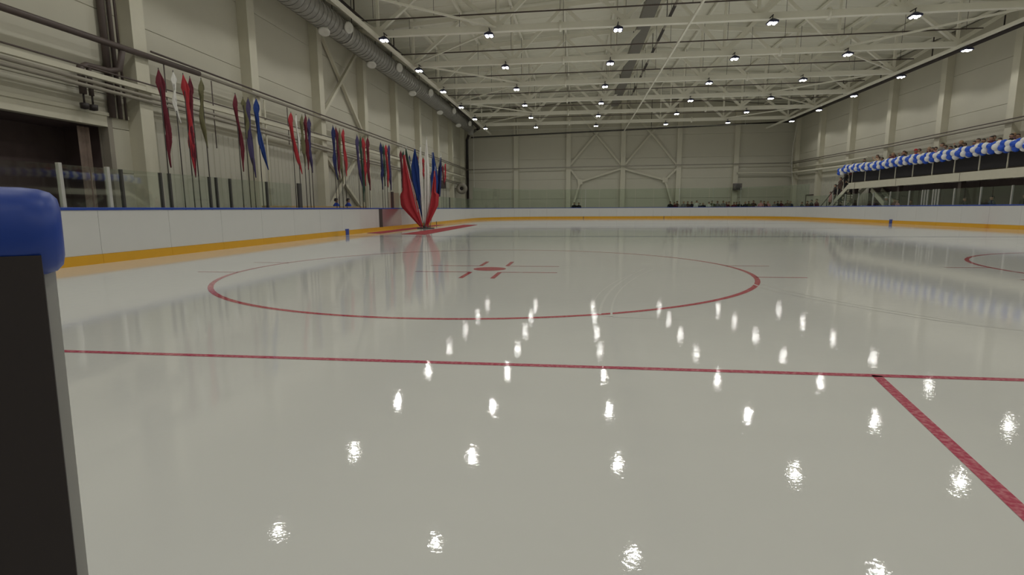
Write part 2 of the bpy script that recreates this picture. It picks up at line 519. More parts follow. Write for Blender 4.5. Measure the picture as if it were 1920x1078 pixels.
# ceiling: profiled deck in two slopes
mb = MB()
def deck(xa, xb):
    ys, y = [], YN
    while y < YF:
        ys += [(y, 0.0), (y+0.9, 0.0), (y+0.95, -0.05), (y+1.10, -0.05), (y+1.15, 0.0)]
        y += 1.25
    ys.append((YF+.2, 0))
    k = len(ys)
    vs = [(xa, yy, roofz(xa)+d+0.12) for yy, d in ys]+[(xb, yy, roofz(xb)+d+0.12) for yy, d in ys]
    mb.add(vs, [(i, k+i, k+i+1, i+1) for i in range(k-1)])
deck(XL-0.2, XM)
deck(XM, XR+0.2)
ce = mb.build('ceiling', M['deck']); tag(ce, kind='structure')
mb = MB()
for a, b in ((XL-.3, XM), (XM, XR+.3)):
    mb.add([(a, YN, roofz(a)+.2), (b, YN, roofz(b)+.2), (b, YF+.3, roofz(b)+.2), (a, YF+.3, roofz(a)+.2), (a, YN, roofz(a)+.4), (b, YN, roofz(b)+.4), (b, YF+.3, roofz(b)+.4), (a, YF+.3, roofz(a)+.4)],
           [(0, 3, 2, 1), (4, 5, 6, 7), (0, 1, 5, 4), (1, 2, 6, 5), (2, 3, 7, 6), (3, 0, 4, 7)])
mb.build('roof_slab', M['greypipe'], ce)

# ------------------------------------------------------------------ columns
def col_mesh(dx, dy, h):
    """I-section-like cased column with a base plate"""
    mb = MB().box((-dx/2, -dy/2, 0), (dx/2, dy/2, h)).box((-dx/2-.06, -dy/2-.06, 0), (dx/2+.06, dy/2+.06, 0.03))
    me = mb.mesh('steel_column'); me.materials.append(M['steel'])
    return me
cm = col_mesh(0.44, 0.50, 11.75)
for i, y in enumerate(COLY):
    o = link('steel_column', cm, None, (XL+0.22+0.003, y, -0.012)); tag(o, 'cream steel column on the left wall, %s from the far end' % nth(len(COLY)-1-i), 'column', 'wall columns')
    o = link('steel_column', cm, None, (XR-0.22-0.003, y, -0.012)); tag(o, 'cream steel column on the right wall, %s from the far end' % nth(len(COLY)-1-i), 'column', 'wall columns')
for i, x in enumerate(FX[1:-1]):
    cmf = col_mesh(0.52, 0.40, roofz(x)-.15)
    o = link('steel_column', cmf, None, (x, YF-0.2-0.003, -0.012)); tag(o, 'cream steel column on the far end wall, %s from the left' % nth(i), 'column', 'wall columns')

# wall bracing
def brace(label, segs, wd=0.17, plates=()):
    t = thing('wall_brace', label, 'brace', segs[0][0])
    o = Vector(segs[0][0])
    for p, q in segs:
        MB().bar(Vector(p)-o, Vector(q)-o, wd, wd).build('brace_bar', M['steel'], t)
    for p, ax in plates:
        p = Vector(p)-o
        (MB().box((p.x-.03, p.y-.28, p.z-.28), (p.x+.03, p.y+.28, p.z+.28)) if ax == 'x' else MB().box((p.x-.28, p.y-.03, p.z-.28), (p.x+.28, p.y+.03, p.z+.28))).build('gusset_plate', M['steel'], t)
    return t
bx = XL+0.17
brace('cream steel cross brace on the left wall above the pipes', [((bx, 28.95, 5.85), (bx, 23.5, 10.6)), ((bx+.165, 23.45, 5.95), (bx+.165, 28.95, 10.9))], 0.16)
brace('cream steel cross brace on the left wall below the pipes', [((bx, 23.4, 4.2), (bx, 29.0, 0.75)), ((bx+.165, 28.0, 4.5), (bx+.165, 23.4, 0.95))], 0.16)
fy = YF-0.26
brace('upper cross brace on the far wall, left of the middle column', [((-0.8, fy, 6.05), (4.85, fy, 12.7)), ((4.85, fy+.1, 6.0), (-0.8, fy+.1, 12.7))], 0.2)
brace('upper cross brace on the far wall, right of the middle column', [((5.35, fy, 6.0), (11.0, fy, 12.7)), ((11.0, fy+.1, 5.9), (5.35, fy+.1, 12.7))], 0.2)
brace('lower three-armed portal brace on the far wall, left of the middle column', [((0.3, fy, 4.1), (4.85, fy, 5.5)), ((0.3, fy, 4.1), (-0.8, fy, 5.5)), ((0.3, fy, 4.1), (-0.8, fy, 0.4))], 0.2, [((0.3, fy-.1, 4.1), 'y')])
brace('lower three-armed portal brace on the far wall, right of the middle column', [((9.8, fy, 4.2), (5.35, fy, 5.45)), ((9.8, fy, 4.2), (11.0, fy, 5.4)), ((9.8, fy, 4.2), (11.0, fy, 0.4))], 0.2, [((9.8, fy-.1, 4.2), 'y')])

# ------------------------------------------------------------------ roof trusses
ZB = 9.68
BN = [-9.9, -3.9, 2.1, 8.1, 14.1, 20.1]
TN = [-12.95, -9.9, -6.9, -3.9, -0.9, 2.1, 5.05, 8.1, 11.1, 14.1, 17.1, 20.1, 23.1]
def ztop(x): return roofz(x)-0.28
def make_truss():
    t = thing('roof_truss', '', 'roof truss', (0, 0, 0), 'roof trusses')
    MB().bar((BN[0]-.15, 0, ZB), (BN[-1]+.15, 0, ZB), 0.26, 0.28).build('bottom_chord', M['truss'], t)
    MB().bar((XL+0.2, 0, ztop(XL+.2)), (XM, 0, ztop(XM)), 0.24, 0.24).build('top_chord', M['truss'], t)
    MB().bar((XM, 0, ztop(XM)), (XR-0.2, 0, ztop(XR-.2)), 0.24, 0.24).build('top_chord', M['truss'], t)
    for k, x in enumerate(BN):
        MB().bar((x, 0, ZB+.12), (x, 0, ztop(x)-.1), 0.13, 0.13).build('web_post', M['truss'], t)
        for xt in (x-3.0, x+3.0):
            xt = max(-13.0, min(23.15, xt))
            MB().bar((x, 0, ZB+.1), (xt, 0, ztop(xt)-.05), 0.18, 0.18).build('web_diagonal', M['truss'], t)
    for x in (-0.9, 11.1):   # bolted splice flanges in the bottom chord
        mb = MB()
        mb.lathe([(0.0, -.05), (0.27, -.05), (0.27, .05), (0.0, .05)], 10, (x, 0, ZB), Matrix.Rotation(PI/2, 4, 'Y'))
        mb.build('splice_flange', M['truss'], t)
    return t
tr0 = make_truss()
for i, y in enumerate(COLY[:-1]):
    lab = 'cream tubular steel roof truss, %s from the far wall' % nth(len(COLY)-2-i)
    if i == 0:
        tr0.location = (0, y, 0); tr0['label'] = lab
    else:
        dup(tr0, (0, y, 0), lab)
# longitudinal ties and horizontal bracing at bottom chord level
ya, yb = COLY[0], COLY[-1]
for x, nm in ((-9.9, 'by the left wall'), (XM, 'under the ridge'), (20.1, 'by the right wall')):
    o = MB().bar((x, ya, ZB-.17), (x, yb, ZB-.17), 0.15 if x != XM else 0.09, 0.15 if x != XM else 0.09).build('tie_beam', M['truss'])
    tag(o, 'long cream tie beam running under the trusses '+nm, 'beam')
for i in range(2, len(COLY)-2):
    for x0, x1, nm in ((-9.9, -3.9, 'left'), (14.1, 20.1, 'right')):
        p, q = (x0, COLY[i], ZB+.05), (x1, COLY[i+1], ZB+.05)
        if (i % 2): p, q = (x1, COLY[i], ZB+.05), (x0, COLY[i+1], ZB+.05)
        o = MB().bar(p, q, 0.085, 0.085).build('roof_brace', M['truss'])
        tag(o, 'diagonal roof brace near the %s wall, before the %s truss from the far wall' % (nm, nth(len(COLY)-3-i)), 'brace', 'diagonal roof braces')
for k, x in enumerate(TN):
    z = ztop(x)+0.12+.09
    o = MB().bar((x, YN, z), (x, YF, z), 0.14, 0.16).build('purlin', M['truss'])
    tag(o, 'cream roof purlin along the hall, %s from the left wall' % nth(k), 'purlin', 'roof purlins')
for i in range(2, len(COLY)-1):
    y = COLY[i]-0.62
    mb = MB().tube([(-10.5, y, 10.14), (20.9, y, 10.28)], 0.034, 8)
    o = mb.build('sprinkler_pipe', M['brownpipe'])
    tag(o, 'thin dark pipe across the hall beside the %s truss from the far wall' % nth(len(COLY)-2-i), 'pipe', 'cross pipes among the trusses')
    for x in TN[1:-1]:
        MB().tube([(x, y, 10.22), (x, y, ztop(x)+.135)], 0.012, 5).build('pipe_hanger', M['brownpipe'], o)
# cable tray and dark duct in the roof, right of the ridge
o = MB().box((3.25, 8, 11.12), (3.95, 52.3, 11.40)).build('roof_duct', M['roofduct']); tag(o, 'wide dark grey duct running along the roof near the ridge', 'duct')
for i in range(2, len(COLY)-1): MB().box((3.6, COLY[i]-.02, 11.40), (3.65, COLY[i]+.02, ztop(3.6)-.1)).build('duct_hanger', M['dark'], o)
t = thing('cable_tray', 'narrow cable tray with dark sections under the roof ridge', 'cable tray', (4.9, 8, 11.45))
for i in range(12):
    MB().box((-.07, i*3.7, -.05), (.07, i*3.7+2.2, .05)).build('tray_section', M['dark'], t)
    MB().box((-.05, i*3.7+2.2, -.04), (.05, i*3.7+3.7, .04)).build('tray_joint', M['greypipe'], t)
for i in range(2, len(COLY)-1): MB().box((-.02, COLY[i]-8.02, .05), (.02, COLY[i]-7.98, ztop(4.9)-11.5)).build('tray_hanger', M['dark'], t)

# ------------------------------------------------------------------ ceiling floodlights
LX = [-9.42, -4.25, 1.77, 8.55, 14.42, 20.3]
def make_lamp():
    t = thing('ceiling_floodlight', '', 'ceiling light', (0, 0, 0), 'ceiling floodlights')
    # finned housing: a flared box
    mb = MB()
    vs = []
    for z, h in ((0.0, 0.21), (0.07, 0.21), (0.15, 0.11), (0.19, 0.06)):
        vs += [(-h, -h, z), (h, -h, z), (h, h, z), (-h, h, z)]
    fs = [(3, 2, 1, 0), (12, 13, 14, 15)]
    for i in range(3):
        for k in range(4):
            fs.append((i*4+k, i*4+(k+1) % 4, i*4+4+(k+1) % 4, i*4+4+k))
    mb.add(vs, fs)
    h = mb.build('housing', M['lampbody'], t)
    mb = MB()
    for k in range(-3, 4): mb.box((k*.05-.006, -.16, 0.06), (k*.05+.006, .16, 0.12))
    mb.build('cooling_fins', M['lampbody'], h)
    MB().bar((0, 0, 0.17), (0, 0, 0.34), 0.03, 0.03).build('hanger', M['dark'], t)
    MB().bar((0, -.06, 0.34), (0, 0.62, 0.34), 0.04, 0.03).build('bracket', M['dark'], t)
    for sx in (-1, 1):
        for sy in (-1, 1):
            MB().lathe([(0.0, -.045), (.045, -.038), (.07, -.015), (.075, .002)], 10, (sx*.10, sy*.10, 0)).build('led_lens', M['led'], t)
    ld = bpy.data.lights.new('lamp_light', 'SPOT')
    ld.energy = LAMP_WATTS
    ld.color = (1.0, 0.99, 0.945)
    ld.spot_size = math.radians(151)
    ld.spot_blend = 0.22
    ld.shadow_soft_size = 0.06
    link('lamp_light', ld, t, (0, 0, -0.11))
    return t
lamp0 = make_lamp()
first = True
for i, y in enumerate(COLY[:-1]):  # rows above and behind the camera are unseen, added for even light
    for k, x in enumerate(LX):
        lab = 'lit floodlight under the %s truss from the far wall, %s from the left' % (nth(len(COLY)-2-i), nth(k))
        loc = (x, y-0.52, 9.22)
        if first:
            lamp0.location = loc; lamp0['label'] = lab; first = False
        else:
            dup(lamp0, loc, lab)

# ------------------------------------------------------------------ ventilation duct and pipes along the left wall
t = thing('spiral_duct', 'fat galvanised spiral air duct hung along the top of the left wall', 'duct', (-11.85, 4.0, 9.95))
R0 = 0.55
pts, rad = [], []
mb = MB()
y = 0.0
seg = 0
while y < 51.0:
    mb.tube([(0, y, 0), (0, y+.04, 0), (0, y+.041, 0), (0, y+.40, 0)], [R0+.015, R0+.015, R0, R0], 20, False)
    y += 0.40
    seg += 1
mb.build('duct_pipe', M['galv'], t)
for k in range(0, 9):
    MB().tube([(0, 2+5.82*k, 0), (0, 2.14+5.82*k, 0)], R0+.035, 20, False).build('duct_band', M['galv'], t)
for k in range(1, 9):
    for s in (-.5, .5): MB().tube([(s, 2.07+5.82*k, .3), (s, 2.07+5.82*k, 1.65)], 0.02, 5).build('duct_strap', M['dark'], t)
for yy, sgn in [(23.0-4, 1), (30.5-4, 1), (37.8-4, 1), (45.6-4, 1), (52.8-4, 1), (15.2-4, 1), (21.6-4, -1), (27.4-4, -1), (35.1-4, -1), (42.8-4, -1), (50-4, -1)]:
    d = Vector((0.75, -0.35, -0.1) if sgn > 0 else (0.12, -0.45, -0.9)).normalized()
    q = d.to_track_quat('Z', 'Y').to_matrix().to_4x4()
    mb = MB().lathe([(0.17, 0.25), (0.17, R0+.10), (0.27, R0+.20), (0.27, R0+.26), (0.20, R0+.27), (0.0, R0+.22)], 14, (0, yy, 0), q)
    mb.build('jet_nozzle', M['white'], t)
mb = MB().tube([(0, 51.15, 0), (0.03, 51.5, 0), (0.10, 51.75, -.2), (0.12, 51.8, -.8)], [R0, R0*.92, R0*.7, R0*.5], 16)
mb.build('duct_end', M['galv'], t)

def pipe(name, label, pts, r, mt, n=10, group=None, brackets=()):
    o = Vector(pts[0])
    t = thing(name, label, 'pipe', pts[0], group)
    MB().tube([Vector(p)-o for p in pts], r, n).build('pipe_run', mt, t)
    if brackets:
        for a, b in brackets:
            MB().bar(Vector(a)-o, Vector(b)-o, 0.05, 0.05).build('bracket', mt, t)
    return t
pipe('drain_pipe', 'thick dark pipe along the roof edge of the left wall and down its far corner', [(-11.1, 4, 10.75), (-11.1, 40, 10.6), (-11.15, 57.6, 10.1), (-12.5, 58.6, 9.6), (-12.8, 58.85, 9.0), (-12.8, 58.85, 0.0)], 0.15, M['dark'],
     brackets=[((-11.1, y, 10.8), (-11.1, y, ztop(-11.1))) for y in COLY[2:10]])
pipe('drain_pipe', 'dark sloping pipe across the top of the far end wall', [(-12.2, 58.3, 9.2), (5, 58.3, 9.65), (22.2, 58.3, 10.12)], 0.085, M['dark'],
     brackets=[((x, 58.3, 9.4+.026*(x+5)), (x, 58.3, roofz(x)-.2)) for x in (-7.0, 8.0)])
pipe('drain_pipe', 'dark pipe along the top of the right wall', [(22.2, 58.2, 10.12), (22.3, 40, 10.2), (22.3, 6, 10.25)], 0.12, M['dark'],
     brackets=[((22.3, y, 10.2), (22.3, y, ztop(22.3))) for y in COLY[3:]])
px = XL+0.55
pipe('heating_pipe', 'upper grey pipe crossing the columns along the left wall', [(px, 14.0, 5.70), (px, 36, 5.66), (px, 58.4, 5.6)], 0.055, M['greypipe'], brackets=[((px, y, 5.66), (XL+.446, y, 5.66)) for y in COLY[4:]])
pipe('heating_pipe', 'thin grey pipe just above the upper pipe on the left wall', [(px+.02, 11.9, 5.86), (px+.02, 36, 5.80), (px+.02, 58.3, 5.72)], 0.03, M['brownpipe'])
t = pipe('heating_pipe', 'thick brown pipe at the near end of the left wall with a bent branch', [(px, 3.0, 5.58), (px, 9.0, 5.66), (px, 14.0, 5.72)], 0.085, M['brownpipe'])
o = Vector((px, 3.0, 5.58))
MB().tube([Vector(p)-o for p in [(px, 10.85, 5.6), (px-.14, 10.85, 5.1), (px-.27, 10.6, 5.0), (px-.27, 9.9, 4.98), (px-.27, 9.72, 4.9), (px-.27, 9.72, 4.2)]], 0.085, 10).build('branch_pipe', M['brownpipe'], t)
MB().tube([Vector(p)-o for p in [(px-.27, 9.97, 4.95), (px-.27, 9.97, 4.2)]], 0.06, 8).build('branch_pipe', M['brownpipe'], t)
for yy in (9.72, 9.98):
    MB().lathe([(0.0, -.1), (0.10, -.08), (0.11, .06), (0.0, .08)], 8, (-.27, yy-3.0, 3.90-5.58)).build('valve', M['dark'], t)
    MB().tube([(-.27, yy-3.0, 3.9-5.58), (-.27, yy-3.0, 4.3-5.58)], 0.025, 6).build('valve_stem', M['dark'], t)
pipe('heating_pipe', 'upper of two sloping grey pipes under the white duct on the left wall', [(px-.01, 3, 4.56), (px-.01, 14.7, 4.48), (px-.01, 29, 4.12), (px-.01, 58, 3.9)], 0.05, M['greypipe'])
pipe('heating_pipe', 'lower of two sloping grey pipes under the white duct on the left wall', [(px-.01, 3, 4.42), (px-.01, 14.7, 4.34), (px-.01, 29, 3.97), (px-.01, 58, 3.74)], 0.05, M['greypipe'])
pipe('cable_pipe', 'thin dark cable just above the white duct on the left wall', [(px, 3, 4.86), (px, 11, 4.87), (px, 30, 4.83), (px, 58, 4.82)], 0.022, M['brownpipe'])
o = MB().box((XL+.455, 3, 4.64), (XL+.58, 57.9, 4.77)).build('cable_duct', M['steel']); tag(o, 'white rectangular cable duct along the left wall', 'duct')
for y in COLY[2:-1]: MB().box((XL+.447, y-.1, 4.635), (XL+.585, y+.1, 4.79)).build('duct_clip', M['steel'], o)
for k, (yy, x, r) in enumerate(((10.75, XL+.12, 0.09), (11.0, XL+.14, 0.06), (11.2, XL+.15, 0.035))):
    pipe('riser_pipe', 'dark vertical pipe at the near left column above the doorway, %s from the left' % nth(k), [(x, yy, 3.75), (x, yy, 11.8)], r, M['brownpipe'], 8)
pipe('riser_pipe', 'thin vertical conduit below the pipes on the left wall beside the blue flag', [(XL+.5, 17.9, 0), (XL+.5, 17.9, 5.6)], 0.035, M['steel'], 8)
for k, y in enumerate((12.4, 14.6, 19.6, 21.2)):
    pipe('drop_rod', 'thin dark rod hanging below the pipes on the left wall, %s from the near end' % nth(k), [(px, y, 5.62), (px, y, 3.3 if k % 2 else 4.0)], 0.018, M['brownpipe'], 6)
pipe('heating_pipe', 'thin dark pipe along the far end wall at mid height', [(-13, 58.75, 5.6), (5, 58.75, 5.78), (22.9, 58.75, 5.85)], 0.06, M['greypipe'])
pipe('heating_pipe', 'upper grey pipe along the right wall', [(XR-.56, 58.6, 5.75), (XR-.56, 40, 5.52), (XR-.56, 6, 5.6)], 0.06, M['greypipe'])
pipe('heating_pipe', 'thin dark pipe above the upper pipe on the right wall', [(XR-.56, 58.6, 5.9), (XR-.56, 40, 5.68), (XR-.56, 6, 5.75)], 0.03, M['brownpipe'])
pipe('heating_pipe', 'white pipe from the far right column round the corner along the right wall', [(17.5, 58.8, 4.85), (22.7, 58.8, 4.8), (22.95, 58.5, 4.78), (22.95, 43.5, 4.55)], 0.10, M['steel'])
pipe('heating_pipe', 'lower thin pipe on the right wall above the stair', [(XR-.56, 58.0, 5.2), (XR-.56, 43, 5.0)], 0.07, M['steel'])

# doorway low on the left wall: dark recess, grey frame, curtain
do = thing('door_1', None, None, (XL, OPEN_Y0, 0), kind='structure')
D = OPEN_Y1-OPEN_Y0
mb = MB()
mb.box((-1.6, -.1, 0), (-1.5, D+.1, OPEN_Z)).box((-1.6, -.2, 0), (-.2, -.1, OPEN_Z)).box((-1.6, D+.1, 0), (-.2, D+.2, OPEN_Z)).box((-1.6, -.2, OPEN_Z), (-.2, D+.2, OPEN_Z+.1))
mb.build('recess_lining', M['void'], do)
MB().box((-.18, D, 0), (.05, D+.16, OPEN_Z+.34)).build('door_jamb', M['greypipe'], do)
MB().box((-.18, -.16, 0), (.05, 0, OPEN_Z+.34)).build('door_jamb', M['greypipe'], do)
MB().box((-.18, 0, OPEN_Z), (.05, D, OPEN_Z+.34)).build('door_lintel', M['steel'], do)
MB().box((.0, -.3, OPEN_Z+.30), (.09, D+.74, OPEN_Z+.40)).build('drip_rail', M['steel'], do)
cu = MB()
prof = [(0.03*math.sin(i*1.9), 3.68+i*0.045) for i in range(9)]
cu.add([(x-.30, y, 0.05) for x, y in prof]+[(x-.30, y, OPEN_Z-.05) for x, y in prof], [(i, i+1, 10+i, 9+i) for i in range(8)])
cu.build('strip_curtain', M['curtain'], do)
MB().box((-1.2, .3, 0), (-1.1, 1.2, 2.4)).build('door_leaf', M['brownpipe'], do)

# boxes on the walls
def wallbox(label, loc, sx, sy, sz):
    t = thing('wall_speaker', label, 'speaker', loc)
    MB().box((-sx/2, -sy/2, -sz/2), (sx/2, sy/2, sz/2)).build('case', M['speaker'], t)
    return t
t = wallbox('dark grey loudspeaker box on the far wall column above the crowd', (17.55, 58.66, 3.35), 0.85, 0.5, 0.72)
MB().lathe([(0.0, .26), (0.2, .27), (0.28, .255)], 14, (0, 0, 0), Matrix.Rotation(PI/2, 4, 'X')).build('cone', M['dark'], t)
t = wallbox('dark grey loudspeaker box on the left wall behind the upright flags', (XL+.67, 47.0, 3.4), 0.4, 0.8, 0.72)
MB().box((.20, -.28, -.28), (.215, .28, .28)).build('grille', M['dark'], t)
t = thing('hose_reel', 'round dark hose reel on the left wall near the far corner', 'hose reel', (XL+.85, 54.6, 3.3))
RX = Matrix.Rotation(PI/2, 4, 'X')
for a_, b_ in ((.0, .05), (.22, .27)):
    MB().lathe([(0.2, a_), (0.60, a_), (0.60, b_), (0.2, b_), (0.2, a_)], 18, (0, .13, 0), RX).build('rim', M['greypipe'], t)
MB().lathe([(0.0, .05), (0.36, .05), (0.36, .22), (0.0, .22)], 14, (0, .13, 0), RX).build('drum', M['dark'], t)
MB().bar((-.785, .0, 0), (0, .0, 0), 0.08, 0.08).build('wall_arm', M['greypipe'], t)
do = thing('door_2', None, None, (XR-.035, 52.4, 0), kind='structure')
MB().box((-.06, 0, 0), (.03, .14, 2.35)).build('door_frame', M['brownpipe'], do)
MB().box((-.06, 2.9, 0), (.03, 3.04, 2.35)).build('door_frame', M['brownpipe'], do)
MB().box((-.06, 0, 2.25), (.03, 3.04, 2.37)).build('door_frame', M['brownpipe'], do)
MB().box((-.03, .14, 0.0), (.02, 2.9, 2.25)).build('door_leaf', M['wallsheet'], do)
# ------------------------------------------------------------------ dasher boards
BH = 1.17
arcL, st = RR*PI/2, None
SEGS = [('arc', (RX0+RR, RY0+RR), 1.5*PI, PI), ('line', (RX0, RY0+RR), (RX0, RY1-RR)), ('arc', (RX0+RR, RY1-RR), PI, 0.5*PI),
        ('line', (RX0+RR, RY1), (RX1-RR, RY1)), ('arc', (RX1-RR, RY1-RR), 0.5*PI, 0.0), ('line', (RX1, RY1-RR), (RX1, RY0+RR))]
def seglen(s):
    return arcL if s[0] == 'arc' else (Vector(s[1])-Vector(s[2])).length
def segpt(s, u):
    """point and inward normal at length u"""
    if s[0] == 'arc':
        a = s[2]+(s[3]-s[2])*u/arcL
        return Vector((s[1][0]+RR*math.cos(a), s[1][1]+RR*math.sin(a), 0)), Vector((-math.cos(a), -math.sin(a), 0))
    a, b = Vector((*s[1], 0)), Vector((*s[2], 0))
    d = (b-a).normalized()
    return a+d*u, Vector((d.y, -d.x, 0))
def sweep(s, u0, u1, prof, k):
    """closed profile [(outward offset, z)] swept along the segment"""
    mb = MB()
    vs, fs = [], []
    n = len(prof)
    for i in range(k+1):
        p, nn = segpt(s, u0+(u1-u0)*i/k)
        for o, z in prof:
            q = p-nn*o
            vs.append((q.x, q.y, z))
    for i in range(k):
        for j in range(n):
            fs.append((i*n+j, (i+1)*n+j, (i+1)*n+(j+1) % n, i*n+(j+1) % n))
    fs += [tuple(range(n)), tuple(reversed([k*n+j for j in range(n)]))]
    mb.add(vs, fs)
    return mb
P_BOARD = [(0, 0.20), (0.02, 0.20), (0.10, 0.20), (0.10, BH-.06), (0, BH-.06)]
P_KICK = [(-0.014, 0.0), (0.03, 0.0), (0.03, 0.20), (-0.014, 0.195)]
P_CAP = [(-0.02, BH-.055), (0.13, BH-.055), (0.13, BH-.012), (0.115, BH), (-0.005, BH), (-0.02, BH-.012)]
P_BACK = [(0.1, 0.0), (0.105, 0.0), (0.105, BH-.06), (0.1, BH-.06)]
rb = thing('rink_boards', 'white rink boards with blue cap rail and yellow kick plate around the ice', 'boards', (RX0+RR, RY0, 0))
OFF = Vector((RX0+RR, RY0, 0))
def bp(mb, name, mt):
    mb.v = [(x-OFF.x, y-OFF.y, z-OFF.z) for x, y, z in mb.v]
    return mb.build(name, mt, rb)
def want_glass(s_i, y):
    if s_i == 0: return 2.0
    if s_i == 1: return 2.0 if (y < 14.9 or 24.9 < y) else 0
    if s_i in (2, 3, 4): return 3.15
    return 2.06
for si, s in enumerate(SEGS):
    L = seglen(s)
    nmod = max(1, round(L/2.0))
    if si == 5: Lend = L-3.0
    for q in range(nmod):
        u0, u1 = L*q/nmod, L*(q+1)/nmod
        k = 4 if s[0] == 'arc' else 1
        g = 0.004
        pm, nn = segpt(s, (u0+u1)/2)
        if si == 1 and abs(pm.y-23.07) < .5:
            um = 22.72-(RY0+RR)
            bp(sweep(s, u0+g, um, P_BOARD, k), 'board_panel', M['board'])
            bp(sweep(s, um, u1-g, P_BOARD, k), 'gate_panel', M['doorsteel'])
        elif si == 1 and 23.4 < pm.y < 26.2:
            bp(sweep(s, u0+g, u1-g, P_BOARD, k), 'gate_panel', M['doorsteel'])
        else:
            bp(sweep(s, u0+g, u1-g, P_BOARD, k), 'board_panel', M['board'])
        bp(sweep(s, u0+.003, u1-.003, P_KICK, k), 'kick_plate', M['yellow'])
        bp(sweep(s, u0, u1, P_CAP, k), 'cap_rail', M['blue'])
        h = want_glass(si, pm.y)
        if h:
            bp(sweep(s, u0+.02, u1-.02, [(.045, BH), (.058, BH), (.058, h), (.045, h)], k), 'glass_pane', M['glassend'] if h > 3 else M['glass'])
def post(y, side, h, mt, wd=0.05, name='glass_post'):
    x = RX0-.055 if side < 0 else RX1+.055
    o = MB().box((x-.035-OFF.x, y-wd/2-OFF.y, BH), (x+.035-OFF.x, y+wd/2-OFF.y, h)).build(name, mt, rb)
    return o
for y in (5.78, 6.86): post(y, -1, 2.03, M['alu'], 0.07)
for y in (7.2, 8.33, 8.62, 10.07, 10.35, 10.95): post(y, -1, 2.0, M['darkpost'], 0.05)
for y in (14.87, 24.75): post(y, -1, 2.04, M['darkpost'], 0.22)
for y in (12.8, 33.0, 38.0): post(y, -1, 2.0, M['darkpost'], 0.06)
for y in (42.92, 40.89, 38.88, 36.92, 34.85, 32.81, 31.52, 31.27, 31.02, 30.53, 30.3, 30.06, 28.77, 26.8, 24.8, 22.8, 20.8, 18.8, 16.8, 14.8): post(y, 1, 2.08, M['alu'], 0.06)
for x in (-7.4, 0.9, 10.9, 14.4, 17.2):   # thin posts of the end glass
    MB().box((x-.02-OFF.x, RY1+.03-OFF.y, BH), (x+.02-OFF.x, RY1+.08-OFF.y, 3.16)).build('glass_post', M['alu'], rb)
# gate slot, blue line markers, kick plate joint ticks
MB().box((RX0-.02-OFF.x, 22.5-OFF.y, 0.12), (RX0+.012-OFF.x, 22.95-OFF.y, BH-.01)).build('gate_post', M['darkpost'], rb)
for x, y, s in ((RX0, 18.6, 1), (RX1, 34.4, -1)):
    MB().box((min(x, x+s*.03)-OFF.x, y-.16-OFF.y, 0.0), (max(x, x+s*.03)-OFF.x, y+.16-OFF.y, 0.26)).build('line_marker', M['bluemark'], rb)
for x in (-3.0, 0.71, 9.35, 17.0):
    MB().box((x-.03-OFF.x, RY1-.022-OFF.y, 0.0), (x+.03-OFF.x, RY1-.012-OFF.y, 0.2)).build('kick_joint', M['brownpipe'], rb)
MB().box((RX0+.012-OFF.x, 33.5-OFF.y, 0.0), (RX0+.03-OFF.x, 33.62-OFF.y, 0.22)).build('kick_joint', M['dark'], rb)

# open gate leaf right beside the camera, seen from its dark back
G, F2 = Vector((-1.45, -4.0, 0)), Vector((-0.617, -3.085, 0))
d = (F2-G).normalized()
ang = math.atan2(d.y, d.x)
LL = (F2-G).length
t = thing('gate_leaf', 'open rink gate leaf with blue padded cap beside the viewer', 'gate', G-d*0.0134, rz=ang)
t.rotation_euler = (0, 0.018, ang)
MB().box((.14, 0, 0.06), (LL, .014, 1.075)).build('face_sheet', M['board'], t)          # white sheet on the ice side
MB().box((.14, -.055, 0.06), (LL-.0105, -.0005, 1.075)).build('back_frame', M['rubber'], t)
for x in (0.18, 0.52, 0.88): MB().box((x, -.075, 0.10), (x+.05, -.055, 1.0)).build('stiffener', M['darkpost'], t)
MB().box((.14, -.058, 0.008), (LL, .022, 0.06)).build('bottom_seal', M['rubber'], t)
mb = MB()
NC = 20
rings = [(.14, 1.0), (LL-.022, 1.0), (LL-.008, .97), (LL+.002, .90), (LL+.008, .76), (LL+.010, .55)]
for x, k in rings:
    mb.v += [(x, -.012+.048*k*math.cos(2*PI*i/NC), 1.099+.050*k*math.sin(2*PI*i/NC)) for i in range(NC)]
for q in range(len(rings)-1):
    mb.f += [(q*NC+i, (q+1)*NC+i, (q+1)*NC+(i+1) % NC, q*NC+(i+1) % NC) for i in range(NC)]
mb.f += [tuple(reversed(range((len(rings)-1)*NC, len(rings)*NC))), tuple(range(NC))]
mb.f = [tuple(reversed(f)) for f in mb.f]
mb.sm = [True]*len(mb.f)
mb.build('padded_cap', M['blue'], t)

# team bench partition behind the left boards
t = thing('bench_partition', 'low tan wooden bench partition behind the left boards', 'partition', (-11.4, 14.9, -0.012))
for i in range(5):
    MB().box((-.03, i*1.86, 0), (.03, i*1.86+1.83, 1.16)).build('panel', M['white'], t)
MB().box((-.10, -.05, 1.16), (.10, 9.35, 1.265)).build('top_rail', M['wood'], t)

